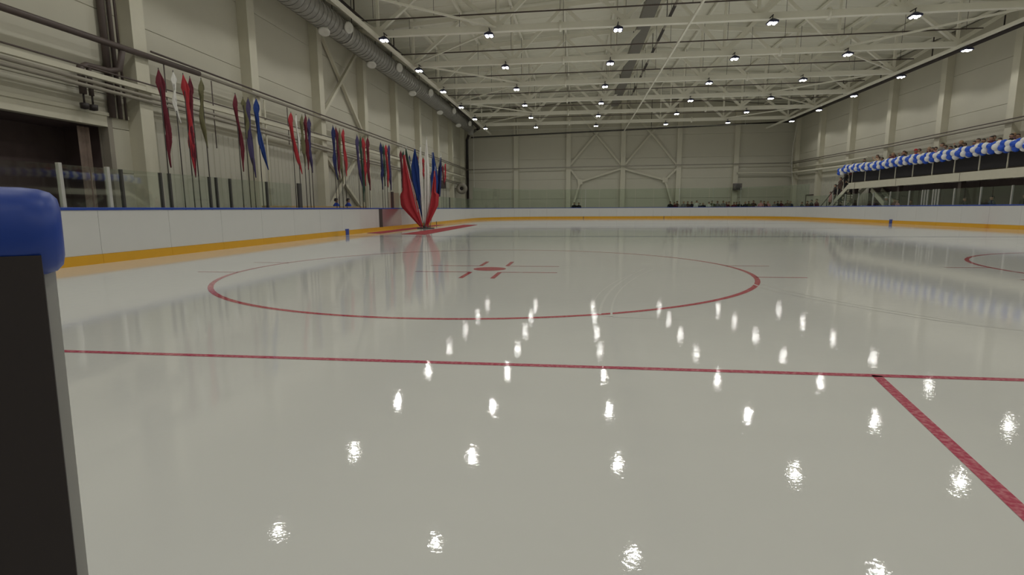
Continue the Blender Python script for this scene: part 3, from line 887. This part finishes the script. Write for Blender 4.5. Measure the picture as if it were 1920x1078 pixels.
# far safety net with rope borders
t = thing('safety_net', 'fine pale safety net hung above the far end glass', 'net', (-11.6, 56.58, 3.1))
mb = MB()
k = 24
def netx(z): return 34.2-0.30*math.sin(PI*min(1, max(0, z/6.5)))
vs, fs = [], []
for i in range(k+1):
    z = 6.6*i/k
    for j in range(9):
        x = netx(z)*j/8
        vs.append((x, 0.06*math.sin(j*1.7+i*.3), z))
for i in range(k):
    for j in range(8):
        fs.append((i*9+j, i*9+j+1, (i+1)*9+j+1, (i+1)*9+j))
mb.add(vs, fs, True)
mb.build('net_mesh', M['net'], t)
MB().tube([(0, 0, 6.6*i/k) for i in range(k+1)], 0.02, 6).build('edge_rope', M['netrope'], t)
MB().tube([(netx(6.6*i/k), 0, 6.6*i/k) for i in range(k+1)], 0.02, 6).build('edge_rope', M['netrope'], t)
MB().tube([(netx(6.6)*j/8, 0, 6.6) for j in range(9)], 0.02, 6).build('top_rope', M['netrope'], t)
for x in (0.3, 10.5, 16.6, 22.8, 29, 33.8): MB().tube([(x, 0, 6.6), (x, 0, roofz(x-11.6)-3.1)], 0.012, 5).build('hanging_cord', M['netrope'], t)
# ------------------------------------------------------------------ flags
def cloth_mesh(rows, thick=0.02, m=10):
    """rows: (z, centre, half width, fold amplitude); closed two-sided cloth with folds, cloth plane = y (along the wall)"""
    mb = MB()
    vs, fs = [], []
    n = 2*m
    for i, (z, c, h, fa) in enumerate(rows):
        for j in range(n):
            t = j/(m-1) if j < m else (n-1-j)/(m-1)
            side = 1 if j < m else -1
            y = c+h*(2*t-1)
            fold = fa*math.sin(t*9+i*0.55+c*20)
            edge = math.sin(PI*t)**0.5 if 0 < t < 1 else 0
            vs.append((fold+side*thick*(0.25+0.75*edge)/2, y, z))
    for i in range(len(rows)-1):
        for j in range(n):
            a, b = i*n+j, i*n+(j+1) % n
            fs.append((a, b, b+n, a+n))
    fs += [tuple(reversed(range(n))), tuple((len(rows)-1)*n+j for j in range(n))]
    mb.add(vs, fs, True)
    return mb
def pennant(y, top, tail, colour, wmax, drift, label, second=None, x=-10.5, seedk=0):
    """tall thin pole with a narrow limp pennant hanging along it"""
    rnd = random.Random(seedk)
    t = thing('flag', label, 'flag', (x, y, -0.012), 'pennant flags along the left wall')
    MB().tube([(0, 0, 0), (0, 0, top)], [0.016, 0.011], 6).build('pole', M['dark'], t)
    MB().lathe([(0.05, 0.0), (0.05, .10), (0.02, .14)], 8).build('socket', M['darkpost'], t)
    k = 22
    rows = []
    ph = rnd.uniform(0, 6)
    for i in range(k+1):
        s = i/k                      # 0 at the top
        z = top-0.04-(top-tail)*s
        if s < 0.14: h = wmax*(s/0.14)*0.80+0.006
        else: h = wmax*(0.56+0.24*math.cos((s-.14)*11+ph*.25))*(1-((s-.14)/.86)**4)+0.010
        c = drift*s*s*2.2*0.5 + 0.05*math.sin(s*6+ph) - (0.05*math.sin(ph))
        rows.append((z, c, max(h, 0.008), min(h*.7, 0.05)))
    rows.reverse()
    c = cloth_mesh(rows).build('cloth', FLAG[colour], t)
    if second:
        rows2 = [(z-0.25, c_+0.10, h*.7, fa) for z, c_, h, fa in rows]
        cloth_mesh(rows2).build('cloth', FLAG[second], t)
    return t
NAMES = dict(red='bright red', darkred='dark red', white='greyish white', olive='olive green', blue='blue', purple='purple', navy='navy blue', green='dark green')
PL = [(9.22, 4.66, 2.25, 'darkred', .13, .10), (9.72, 4.72, 3.45, 'white', .07, .12), (10.08, 4.74, 2.2, 'red', .12, .14), (10.33, 4.72, 2.05, 'darkred', .11, -.10),
      (10.78, 4.78, 2.9, 'olive', .10, .02), (12.28, 4.68, 2.35, 'darkred', .10, .10), (12.66, 4.64, 3.4, 'olive', .09, .05), (12.93, 4.68, 2.2, 'purple', .14, .10), (13.37, 4.76, 2.5, 'blue', .15, .40),
      (15.52, 4.68, 2.5, 'red', .17, .50), (15.9, 4.66, 3.2, 'white', .05, .02), (16.33, 4.72, 2.8, 'olive', .11, .0), (16.62, 4.76, 2.7, 'darkred', .11, -.05), (16.86, 4.70, 2.6, 'purple', .14, .05),
      (18.95, 4.72, 2.45, 'navy', .13, .2), (19.22, 4.70, 2.55, 'darkred', .13, .2), (19.6, 4.68, 2.3, 'olive', .10, .1), (19.98, 4.72, 2.65, 'red', .14, .1),
      (21.49, 4.66, 2.2, 'purple', .15, .4), (21.9, 4.64, 1.5, 'green', .12, .1), (22.2, 4.64, 2.3, 'red', .19, .1), (22.8, 4.74, 2.1, 'darkred', .18, .1),
      (24.6, 4.68, 2.2, 'navy', .17, .1), (24.97, 4.62, 2.4, 'green', .12, .1), (25.4, 4.66, 2.35, 'red', .19, .1), (25.9, 4.72, 2.2, 'purple', .19, .1),
      (27.9, 4.60, 2.4, 'darkred', .18, .1), (28.4, 4.62, 3.2, 'green', .16, .1), (28.9, 4.60, 2.8, 'red', .15, .1), (29.6, 4.50, 2.4, 'navy', .14, .1), (31.3, 4.60, 2.6, 'darkred', .18, .1), (32.6, 4.62, 3.2, 'red', .16, .1),
      (38.0, 4.52, 3.0, 'darkred', .22, .4), (38.9, 4.74, 3.2, 'red', .2, -.4)]
for i, (y, top, tail, colr, wm, dr) in enumerate(PL):
    pennant(y, top, tail, colr, wm, dr, '%s pennant flag on dark pole behind the left boards, %s from the near end' % (NAMES[colr], nth(i)), seedk=i)

# large flags standing in a cluster on the ice by the left boards
def big_flag(base, tip, colour, label, left, right, z0, z1, fold=0.07, second=None):
    """base/tip: pole ends (x,y,z); cloth drapes along the pole: left/right edges as lists of (z, x offset)"""
    b = Vector(base)
    t = thing('big_flag', label, 'flag', b, 'big upright flags on the ice')
    tp = Vector(tip)-b
    MB().tube([(0, 0, 0), tp], [0.022, 0.014], 8).build('pole', M['alu'], t)
    MB().lathe([(0.0, -.03), (0.022, 0.0), (0.016, .05), (0.0, .14)], 8, tp).build('finial', M['alu'], t)
    def lerp(tab, z):
        for (za, xa), (zb, xb) in zip(tab[:-1], tab[1:]):
            if za <= z <= zb: return xa+(xb-xa)*(z-za)/(zb-za)
        return tab[0][1] if z < tab[0][0] else tab[-1][1]
    k, m = 26, 12
    vs, fs = [], []
    n = 2*m
    for i in range(k+1):
        z = z0+(z1-z0)*i/k
        xl, xr = lerp(left, z)-b.x, lerp(right, z)-b.x
        yy = tp.y*z/max(tp.z, .1)
        wdt = abs(xr-xl)
        for j in range(n):
            tt = j/(m-1) if j < m else (n-1-j)/(m-1)
            sd = 1 if j < m else -1
            f = min(fold, wdt*.3)*math.sin(tt*13+i*.12)
            ed = math.sin(PI*tt) if 0 < tt < 1 else 0
            vs.append((xl+(xr-xl)*tt, yy+f+sd*(0.004+0.012*ed), z-b.z))
    for i in range(k):
        for j in range(n):
            a, c = i*n+j, i*n+(j+1) % n
            fs.append((a, a+n, c+n, c))
    fs += [tuple(range(n)), tuple(reversed([k*n+j for j in range(n)]))]
    mb = MB().add(vs, fs, True)
    mb.build('cloth', FLAG[colour], t)
    return t
YB = 26.0
big_flag((-8.78, YB-.1, 0.05), (-9.72, YB-.05, 4.55), 'red', 'big red flag leaning left in the cluster on the ice', [(0.1, -8.85), (1.25, -9.95), (1.9, -10.0), (2.1, -9.85), (4.2, -9.70)], [(0.1, -8.68), (2.2, -9.2), (4.2, -9.60)], 0.12, 4.1)
big_flag((-8.80, YB+.5, 0.05), (-9.72, YB+.55, 4.62), 'green', 'dark green flag behind the big red left flag on the ice', [(2.8, -9.75), (3.6, -9.82), (4.5, -9.76)], [(2.8, -9.45), (3.7, -9.55), (4.5, -9.68)], 2.8, 4.5)
big_flag((-8.74, YB+.2, 0.05), (-9.12, YB+.22, 4.55), 'blue', 'big blue flag in the middle of the cluster on the ice', [(0.25, -8.72), (2.6, -9.35), (3.5, -9.38), (4.4, -9.14)], [(0.25, -8.64), (2.8, -8.82), (3.8, -8.95), (4.4, -9.08)], 0.3, 4.45)
big_flag((-8.70, YB+.8, 0.05), (-9.40, YB+.9, 4.10), 'navy', 'narrow dark blue flag left of the big blue flag on the ice', [(1.6, -9.3), (3.2, -9.52), (4.0, -9.44)], [(1.6, -9.1), (3.2, -9.30), (4.0, -9.36)], 1.6, 4.0)
big_flag((-8.62, YB+.02, 0.05), (-8.74, YB+.04, 4.55), 'white', 'narrow white flag next to the big blue flag on the ice', [(0.3, -8.72), (2.8, -8.84), (3.8, -8.84), (4.5, -8.77)], [(0.3, -8.60), (3.0, -8.66), (3.8, -8.66), (4.5, -8.70)], 0.3, 4.5)
big_flag((-8.52, YB+.05, 0.05), (-8.36, YB+.06, 5.0), 'white', 'big white flag right of the middle of the cluster on the ice', [(0.15, -8.66), (2.2, -8.60), (4.0, -8.52), (4.9, -8.39)], [(0.15, -8.40), (2.0, -8.30), (3.4, -8.26), (4.2, -8.30), (4.9, -8.35)], 0.15, 4.9)
big_flag((-8.46, YB+.3, 0.05), (-8.10, YB+.32, 4.35), 'blue', 'blue flag right of the big white flag on the ice', [(1.0, -8.36), (2.9, -8.30), (3.3, -8.20), (4.2, -8.16)], [(1.0, -8.10), (2.6, -7.84), (3.4, -7.92), (4.2, -8.05)], 1.2, 4.25)
big_flag((-8.44, YB+.55, 0.05), (-7.75, YB+.7, 4.10), 'navy', 'dark blue flag behind the right red flag on the ice', [(1.8, -8.12), (3.4, -7.92), (4.0, -7.80)], [(1.8, -7.82), (3.3, -7.70), (4.0, -7.72)], 1.8, 4.0)
big_flag((-8.46, YB-.25, 0.05), (-7.85, YB-.2, 3.35), 'red', 'big red flag leaning right in the cluster on the ice', [(0.1, -8.54), (1.6, -8.22), (2.6, -8.0), (3.2, -7.92)], [(0.1, -8.38), (1.3, -7.74), (1.9, -7.68), (2.0, -7.84), (2.6, -7.82), (3.2, -7.86)], 0.12, 3.2)
t = thing('flag_stand', 'round dark stand holding the cluster of big flags on the ice', 'stand', (-8.62, YB+.25, 0.0))
MB().lathe([(0.0, 0.001), (0.5, 0.001), (0.5, .04), (0.12, .05)], 20).build('base', M['darkpost'], t)
MB().lathe([(0.10, .05), (0.10, .3), (0.075, .3), (0.075, .06)], 14).build('collar', M['darkpost'], t)
# ------------------------------------------------------------------ balcony on the right with stair, railing and balloon garland
BXF, BZ0, BZ1, BY1, BY0 = 20.98, 2.46, 2.93, 41.4, 9.0
t = thing('balcony', 'spectator balcony with cream edge beam along the right wall', 'balcony', (BXF, BY1, BZ1))
MB().box((0, BY0-BY1, BZ0-BZ1), (.16, 0, 0.0)).build('edge_beam', M['steel'], t)
mb = MB().box((-.02, -1.0, -.47), (0, -.97, 0))
for y in (-6.3, -12.3, -18.3, -24.3): mb.box((-.012, y-.015, BZ0-BZ1+.02), (0, y+.015, -.02))
mb.build('beam_joint', M['greypipe'], t)
MB().box((.34, BY0-BY1, -.22), (XR-.46-BXF, 0, 0.12)).build('floor_slab', M['greypipe'], t)
for y in (-.3, -6.1, -11.9, -17.8, -23.6, -29.4):
    MB().box((.3, y-.12, -3.0), (.54, y+.12, -.23)).build('support_post', M['brownpipe'], t)
# dark panels put under the balcony, their colour standing in for unlit rooms
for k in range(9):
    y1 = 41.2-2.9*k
    o = MB().box((22.4, y1-2.88, 0), (22.46, y1, 2.5)).build('shade_panel', M['void'], t); o.location = (-BXF, -BY1, -BZ1)
# railing with posts and dark infill
t = thing('balcony_railing', 'balcony railing with dark infill panels under the balloon garland', 'railing', (BXF+.22, BY1, BZ1))
k = 0
y = -0.06
while y > BY0-BY1:
    MB().box((-.03, y-.03, 0), (.03, y+.03, 1.05)).build('railing_post', M['steel'], t)
    if y-1.9 > BY0-BY1:
        MB().box((-.012, y-1.85, .08), (.012, y-.06, .98)).build('infill_panel', CLOTH['black'], t)
    y -= 1.9
MB().bar((0, 0, 1.08), (0, BY0-BY1, 1.08), .07, .06).build('hand_rail', M['steel'], t)
# stair down to the rink floor
t = thing('stair', 'cream steel stair going down from the balcony end beside the right boards', 'stair', (BXF, BY1, BZ1))
RUN, NST = 4.9, 17
for x in (0.05, 1.35):
    MB().bar((x, 0.0, -.22), (x, RUN, -2.92), 0.06, 0.30).build('stringer', M['steel'], t)
for i in range(NST):
    yy, zz = RUN*(i+.5)/NST, -3.0*(i+1)/(NST+1)
    MB().box((.06, yy-.02, zz-.035), (1.34, yy+.28, zz)).build('tread', M['greypipe'], t)
for x in (0.05, 1.35):
    MB().bar((x, 0.0, 1.0), (x, RUN, -1.95), 0.05, 0.05).build('hand_rail', M['brownpipe'], t)
    for i in range(5):
        yy = .1+RUN*i/4.3
        zz = -3.0*yy/RUN
        MB().box((x-.02, yy-.02, zz-.1), (x+.02, yy+.02, zz+.95)).build('baluster', M['brownpipe'], t)
# second crossing stair under the balcony
t = thing('under_stair', 'cream stair flight in the dark under the balcony', 'stair', (BXF+.66, 35.7, 0.0))
MB().bar((0, 0, 0.2), (0, 3.6, 2.35), 0.08, 0.32).build('stringer', M['steel'], t)
MB().bar((.7, 0, 0.2), (.7, 3.6, 2.35), 0.08, 0.32).build('stringer', M['steel'], t)
for i in range(11):
    MB().box((.04, .15+i*.3, .25+i*.19), (.66, .43+i*.3, .28+i*.19)).build('tread', M['greypipe'], t)

# balloon garland
def balloon_mesh(name, mt, r=0.178):
    mb = MB()
    prof = [(0.0, -r*1.22), (0.035, -r*1.20), (0.02, -r*1.10), (0.06, -r*.98)]
    prof += [(r*math.sin(a), -r*math.cos(a)*1.02) for a in [PI*(.14+.86*i/8) for i in range(9)]]
    mb.lathe(prof, 12)
    me = mb.mesh(name); me.materials.append(mt)
    return me
bmw, bmb = balloon_mesh('balloon', M['balloonw']), balloon_mesh('balloon', M['balloonb'])
gx, gz = BXF-0.17, BZ1+1.05
t = thing('balloon_garland', 'long twisted garland of blue and white balloons along the balcony railing', 'garland', (gx, BY1+.9, gz))
step = 0.375
for i in range(58):
    yy = -i*step
    zz = 0.03*math.sin(i*.35)+(-.12 if i < 2 else 0)
    for q in range(4):
        a = q*PI/2+i*0.42+PI/4
        d = Vector((math.cos(a), 0.42, math.sin(a))).normalized()
        o = link('balloon', bmw if i % 2 else bmb, t, (d.x*.172, yy+.07+random.uniform(-.015, .015), zz+d.z*.172))
        o.rotation_euler = d.to_track_quat('Z', 'Y').to_euler()
        s = random.uniform(.94, 1.06)
        o.scale = (s, s, s)
MB().tube([(0, -i*step, 0.03*math.sin(i*.35)+(-.12 if i < 2 else 0)) for i in range(58)], 0.02, 6).build('line', M['white'], t)
# ------------------------------------------------------------------ people
def skin_mesh(name, verts, edges, levels=1):
    """verts: list of (x,y,z,rx,ry); first vertex is the root"""
    me = bpy.data.meshes.new(name+'_cage')
    bm = bmesh.new()
    lay = bm.verts.layers.skin.verify()
    vs = []
    for i, (x, y, z, rx, ry) in enumerate(verts):
        v = bm.verts.new((x, y, z))
        v[lay].radius = (rx, ry)
        v[lay].use_root = (i == 0)
        vs.append(v)
    for a, b in edges: bm.edges.new((vs[a], vs[b]))
    bm.to_mesh(me); bm.free()
    o = bpy.data.objects.new(name+'_cage', me)
    COL.objects.link(o)
    s = o.modifiers.new('skin', 'SKIN'); s.use_smooth_shade = True; s.branch_smoothing = 0.5
    if levels:
        q = o.modifiers.new('sub', 'SUBSURF'); q.levels = levels; q.render_levels = levels
    dg = bpy.context.evaluated_depsgraph_get()
    dg.update()
    out = bpy.data.meshes.new_from_object(o.evaluated_get(dg))
    out.name = name
    bpy.data.objects.remove(o); bpy.data.meshes.remove(me)
    for p in out.polygons: p.use_smooth = True
    return out

def limbs(pose):
    """shoulder, elbow, wrist, finger direction for left(+x) and right(-x) arms; figure faces -y"""
    S = 0.175
    P = {}
    for s in (-1, 1):
        sh = Vector((s*S, 0.0, 1.40))
        if pose == 'down': el, wr, fd = Vector((s*.25, .04, 1.12)), Vector((s*.26, -.03, .87)), Vector((0, -.25, -1))
        elif pose == 'rail': el, wr, fd = Vector((s*.25, -.05, 1.12)), Vector((s*.17, -.27, 1.09)), Vector((-.1*s, -1, -.35))
        elif pose == 'phone' and s > 0: el, wr, fd = Vector((s*.26, -.14, 1.20)), Vector((s*.12, -.30, 1.45)), Vector((-.3*s, -.15, 1))
        else: el, wr, fd = Vector((s*.25, .03, 1.12)), Vector((s*.22, -.12, .90)), Vector((0, -.5, -1))
        P[s] = (sh, el, wr, fd.normalized())
    return P

def person_meshes(pose):
    A = limbs(pose)
    V, E = [], []
    def add(p, r, prev=None, r2=None):
        V.append((p[0], p[1], p[2], r, r2 or r)); i = len(V)-1
        if prev is not None: E.append((prev, i))
        return i
    pel = add((0, 0, .93), .11, None, .10)
    wa = add((0, 0, 1.08), .095, pel, .09)
    ch = add((0, 0, 1.29), .10, wa, .095)
    nb = add((0, .01, 1.42), .062, ch)
    nk = add((0, .0, 1.485), .060, nb)
    jaw = add((0, -.012, 1.545), .088, nk, .088)
    hd = add((0, -.004, 1.62), .108, jaw, .108)
    tp = add((0, .0, 1.69), .085, hd, .085)
    nose = add((0, -.108, 1.600), .012, hd)
    for s in (-1, 1):
        add((s*.096, .008, 1.615), .014, hd)             # ears
    for s in (-1, 1):
        sh, el, wr, fd = A[s]
        a = add(sh, .045, ch); b = add(el, .038, a); c = add(wr, .027, b)
        side = Vector((0, 1, 0)) if abs(fd.z) > .6 else Vector((s*1.0, 0, 0))
        side = (side-fd*side.dot(fd)).normalized()
        pm = add(wr+fd*.05, .026, c, .018)
        for k, ln in enumerate((.055, .066, .060, .046)):
            o = side*(k-1.5)*.017
            f1 = add(wr+fd*(.088)+o, .0085, pm); add(wr+fd*(.088+ln)+o+side.cross(fd)*.012*s, .007, f1)
        t1 = add(wr+fd*.035-side*.038, .010, pm); add(wr+fd*.075-side*.050, .008, t1)
    for s in (-1, 1):
        h = add((s*.09, 0, .86), .085, pel); k = add((s*.10, -.01, .48), .056, h); an = add((s*.105, .02, .08), .038, k); add((s*.12, -.12, .035), .032, an)
    body = skin_mesh('body', V, E, 1)
    # jacket: lofted torso with collar, plus sleeves following the arms
    jb = MB()
    n = 16
    prof = [(.80, .168, .128), (.83, .176, .135), (.98, .170, .130), (1.12, .165, .125), (1.26, .180, .128), (1.35, .186, .120), (1.405, .165, .108), (1.435, .115, .095), (1.455, .082, .084), (1.485, .074, .078), (1.485, .062, .066)]
    vs = [(rx*math.cos(2*PI*k/n), .004+ry*math.sin(2*PI*k/n), z) for z, rx, ry in prof for k in range(n)]
    fs = [(i*n+k, i*n+(k+1) % n, (i+1)*n+(k+1) % n, (i+1)*n+k) for i in range(len(prof)-1) for k in range(n)]
    jb.add(vs, fs, True)
    for s in (-1, 1):
        sh, el, wr, fd = A[s]
        jb.tube([(s*.10, 0, 1.36), (s*.165, 0, 1.372), sh+Vector((s*.025, .005, -.06)), el.lerp(sh, .35)+Vector((s*.015, 0, 0)), el, el.lerp(wr, .5), el.lerp(wr, .93)], [.05, .066, .070, .064, .058, .052, .045], 10)
    jacket = jb.mesh('jacket')
    V, E = [], []
    pel = add((0, 0, .90), .135, None, .11); add((0, 0, 1.0), .13, pel, .105)
    for s in (-1, 1):
        h = add((s*.09, 0, .80), .094, pel); k = add((s*.10, -.01, .48), .070, h); add((s*.105, .016, .06), .066, k)
    trousers = skin_mesh('trousers', V, E, 1)
    return body, jacket, trousers

def head_bits():
    hair = MB()
    prof, n = [], 14
    vs, fs = [], []
    for i in range(7):
        a = PI*0.5*i/6
        for k in range(n):
            t = 2*PI*k/n
            back = math.sin(t)          # +y is the back of the head
            low = -.012 if back < -.2 else (-.075 if back > .2 else -.045)
            r = math.cos(a)
            z = 1.635+.088*math.sin(a)+(low if i == 0 else low*.35 if i == 1 else 0)
            vs.append((.096*r*math.cos(t), .010+.104*r*back, z))
    for i in range(6):
        for k in range(n): fs.append((i*n+k, i*n+(k+1) % n, (i+1)*n+(k+1) % n, (i+1)*n+k))
    hair.add(vs, fs, True)
    eyes = MB()
    for s in (-1, 1):
        eyes.lathe([(0.0, -.011), (.009, -.006), (.011, 0), (.009, .006), (0.0, .011)], 8, (s*.034, -.090, 1.622))
    mouth = MB().box((-.024, -.092, 1.548), (.024, -.075, 1.557))
    shoes = MB()
    for s in (-1, 1):
        shoes.lathe([(0.0, 0.0), (.055, 0.0), (.058, .03), (.05, .07), (.045, .11)], 10, (s*.105, .015, 0))
        shoes.lathe([(0.0, 0.0), (.052, 0.0), (.052, .03), (.03, .06), (0.0, .065)], 10, (s*.117, -.09, 0), Matrix.Diagonal((1, 1.7, 1, 1)))
    cap = MB().lathe([(.094, 0.0), (.100, .03), (.085, .085), (.03, .115), (0.0, .117)], 14, (0, .004, 1.645), Matrix.Diagonal((1, 1.15, 1, 1)))
    cap.add([(-.07, -.09, 1.65), (.07, -.09, 1.65), (.05, -.17, 1.64), (-.05, -.17, 1.64), (-.07, -.09, 1.66), (.07, -.09, 1.66), (.05, -.17, 1.648), (-.05, -.17, 1.648)],
            [(0, 3, 2, 1), (4, 5, 6, 7), (0, 1, 5, 4), (1, 2, 6, 5), (2, 3, 7, 6), (3, 0, 4, 7)])
    phone = MB().box((.045, -.40, 1.50), (.125, -.385, 1.64))
    return [x.mesh(nm) for x, nm in ((hair, 'hair'), (eyes, 'eyes'), (mouth, 'mouth'), (shoes, 'shoes'), (cap, 'cap'), (phone, 'phone'))]
hair_me, eyes_me, mouth_me, shoes_me, cap_me, phone_me = head_bits()
PM = {p: person_meshes(p) for p in ('down', 'rail', 'phone')}
def put(name, me, mt, parent):
    o = link(name, me, parent)
    if not me.materials: me.materials.append(mt)
    o.material_slots[0].link = 'OBJECT'
    o.material_slots[0].material = mt
    return o
def person(loc, rz, label, top='black', legs='black', hair='black', pose='down', scale=1.0, hat=None, group=None):
    t = thing('person', label, 'person', loc, group, rz)
    t.scale = (scale,)*3
    b, j, tr = PM[pose]
    bo = put('body', b, M['skin'], t)
    put('jacket', j, CLOTH[top], t)
    put('trousers', tr, CLOTH[legs], t)
    put('shoes', shoes_me, M['shoe'], t)
    put('eyes', eyes_me, M['eye'], bo)
    put('mouth', mouth_me, M['lip'], bo)
    if hat: put('cap', cap_me, CLOTH[hat], t)
    else: put('hair', hair_me, HAIR[hair], t)
    return t
CN = dict(black='black', maroon='maroon', navy='navy', brown='brown', grey='grey', red='red', white='white', pink='pink', blue='blue', olive='olive', beige='beige', violet='dark violet')
# spectators standing behind the far boards (x, head height)
FAR = [(10.11, 1.80), (10.62, 1.70), (10.95, 1.85), (11.53, 1.80), (12.02, 1.80), (12.52, 1.78), (12.9, 1.88), (13.3, 1.60), (13.72, 1.64), (14.2, 1.72), (14.62, 1.86), (15.24, 1.82), (15.68, 1.85),
       (16.1, 1.74), (16.45, 1.76), (16.8, 1.68), (17.15, 1.70), (17.56, 1.74), (17.96, 1.72), (18.42, 1.79), (19.0, 1.86), (19.55, 1.82), (20.0, 1.77), (20.5, 1.78), (20.95, 1.72), (21.4, 1.77), (21.85, 1.80), (22.25, 1.84), (22.7, 1.75)]
TOPS = ['black', 'maroon', 'brown', 'grey', 'brown', 'black', 'white', 'black', 'black', 'white', 'olive', 'grey', 'grey', 'maroon', 'beige', 'maroon', 'black', 'black', 'black', 'olive', 'brown', 'pink', 'brown', 'pink', 'grey', 'black', 'maroon', 'brown', 'navy']
POSES = ['down', 'phone', 'down', 'rail', 'down', 'rail', 'phone']
for i, ((x, h), tp) in enumerate(zip(FAR, TOPS)):
    hr = ['black', 'brown', 'black', 'fair', 'black'][i % 5]
    person((x, 56.85+(i % 3)*.34, -.012), random.uniform(-.35, .35), 'spectator in a %s top behind the far boards, %s from the left' % (CN[tp], nth(i)),
           tp, ['black', 'navy', 'grey'][i % 3], hr, POSES[i % 7], h/1.725, group='spectators behind the far boards')
for i, x in enumerate((-0.32, 0.18)):
    person((x, 56.8, -.012), .2*i, 'person in black alone behind the far boards, %s' % ('left one of two' if i == 0 else 'right one of two'), 'black', 'black', 'black', 'down', 1.0+.02*(i == 0))
# behind the right boards, near the corner and under the balcony
RC = [(21.9, 52.2, 1.62, 'black'), (21.7, 50.5, 1.70, 'brown'), (21.5, 49.1, 1.78, 'black'), (21.7, 48.5, 1.84, 'maroon'), (21.3, 43.1, 1.55, 'black'), (21.35, 38.3, 1.6, 'violet'),
      (21.3, 36.6, 1.76, 'grey'), (21.45, 35.85, 1.66, 'maroon'), (21.3, 35.25, 1.6, 'pink'), (21.4, 34.0, 1.55, 'brown'), (21.45, 31.7, 1.55, 'black'), (21.4, 29.1, 1.6, 'black'), (21.5, 27.3, 1.65, 'navy'), (21.5, 25.2, 1.7, 'black')]
for i, (x, y, h, tp) in enumerate(RC):
    person((x, y, -.012), -PI/2+random.uniform(-.3, .3), '%sspectator in a %s top behind the right boards, %s from the far corner' % ('white-capped ' if i == 6 else '', CN[tp], nth(i)),
           tp, 'black', ['black', 'brown'][i % 2], 'down', h/1.725, 'white' if i == 6 else None, 'spectators behind the right boards')
# on the stair
STP = [(0, .32, 1.72, 'maroon'), (1, .88, 1.74, 'black'), (3, .30, 1.70, 'black'), (4, .90, 1.76, 'black'), (6, .32, 1.72, 'brown'), (7, .90, 1.70, 'black'), (9, .34, 1.70, 'black'),
       (10, .92, 1.66, 'maroon'), (12, .40, 1.62, 'pink'), (14, .85, 1.55, 'beige')]
for i, (k, x, h, tp) in enumerate(STP):
    person((BXF+x, BY1+RUN*(k+.5)/NST+.13, BZ1-3.0*(k+1)/(NST+1)), -PI/2+random.uniform(-.3, .5), 'spectator in a %s top standing on the stair, %s from the top' % (CN[tp], nth(i)), tp, 'black', 'black', 'down', h/1.725, group='people on the stair')
# on the balcony
BAL = [41.0, 40.25, 39.45, 38.4, 37.65, 36.75, 36.0, 35.45, 34.9, 34.1, 33.4, 32.75, 32.2, 31.4, 30.75, 30.15, 29.55, 28.9, 28.3, 27.7, 27.1, 26.5, 25.8, 25.1, 24.4, 23.7, 23.0]
BT = ['black', 'black', 'beige', 'brown', 'maroon', 'violet', 'black', 'beige', 'red', 'maroon', 'brown', 'maroon', 'grey', 'black']
for i, y in enumerate(BAL):
    tp = BT[i % len(BT)]
    h = 1.70+.14*((i*7) % 5)/4+(.08 if i in (5,) else 0)
    person((21.80+.42*(i % 2)+.1*((i*5) % 3), y, BZ1+.12), -PI/2+random.uniform(-.4, .4), '%sspectator in a %s top on the balcony behind the balloons, %s from the stair' % ('red-capped ' if i == 8 else '', CN[tp], nth(i)),
           tp, ['black', 'navy'][i % 2], ['black', 'brown', 'brown', 'black', 'fair'][i % 5], ['rail', 'down', 'phone', 'rail'][i % 4], h/1.725, 'red' if i == 8 else None, 'spectators on the balcony')
for i, y in enumerate((40.6, 39.0, 38.0, 36.4, 35.2, 34.5, 33.1, 31.9, 30.4, 29.2, 28.0, 26.8, 25.4, 24.0)):
    tp = ['black', 'maroon', 'brown', 'grey', 'black', 'pink', 'navy'][i % 7]
    person((22.84, y, BZ1+.12), -PI/2+random.uniform(-.5, .5), 'spectator in a %s top standing against the wall on the balcony, %s from the stair' % (CN[tp], nth(i)),
           tp, 'black', ['black', 'brown', 'black'][i % 3], ['down', 'phone', 'down'][i % 3], (1.74+.05*(i % 3))/1.725, group='spectators at the back of the balcony')
# bench side
for y, h, lab in ((21.9, 1.68, 'person in blue and white behind the tan partition, nearer one of two'), (23.3, 1.70, 'person in blue and white behind the tan partition, farther one of two')):
    t = person((-11.9, y, -.012), PI/2+.9, lab, 'blue', 'navy', 'black', 'down', h/1.725)
    mb = MB().add([(-.085, -.135, 1.0), (.085, -.135, 1.0), (.11, -.128, 1.33), (-.11, -.128, 1.33), (-.085, -.11, 1.0), (.085, -.11, 1.0), (.11, -.10, 1.33), (-.11, -.10, 1.33)],
                  [(0, 1, 2, 3), (7, 6, 5, 4), (0, 4, 5, 1), (1, 5, 6, 2), (2, 6, 7, 3), (3, 7, 4, 0)])
    mb.build('white_front', CLOTH['white'], t)
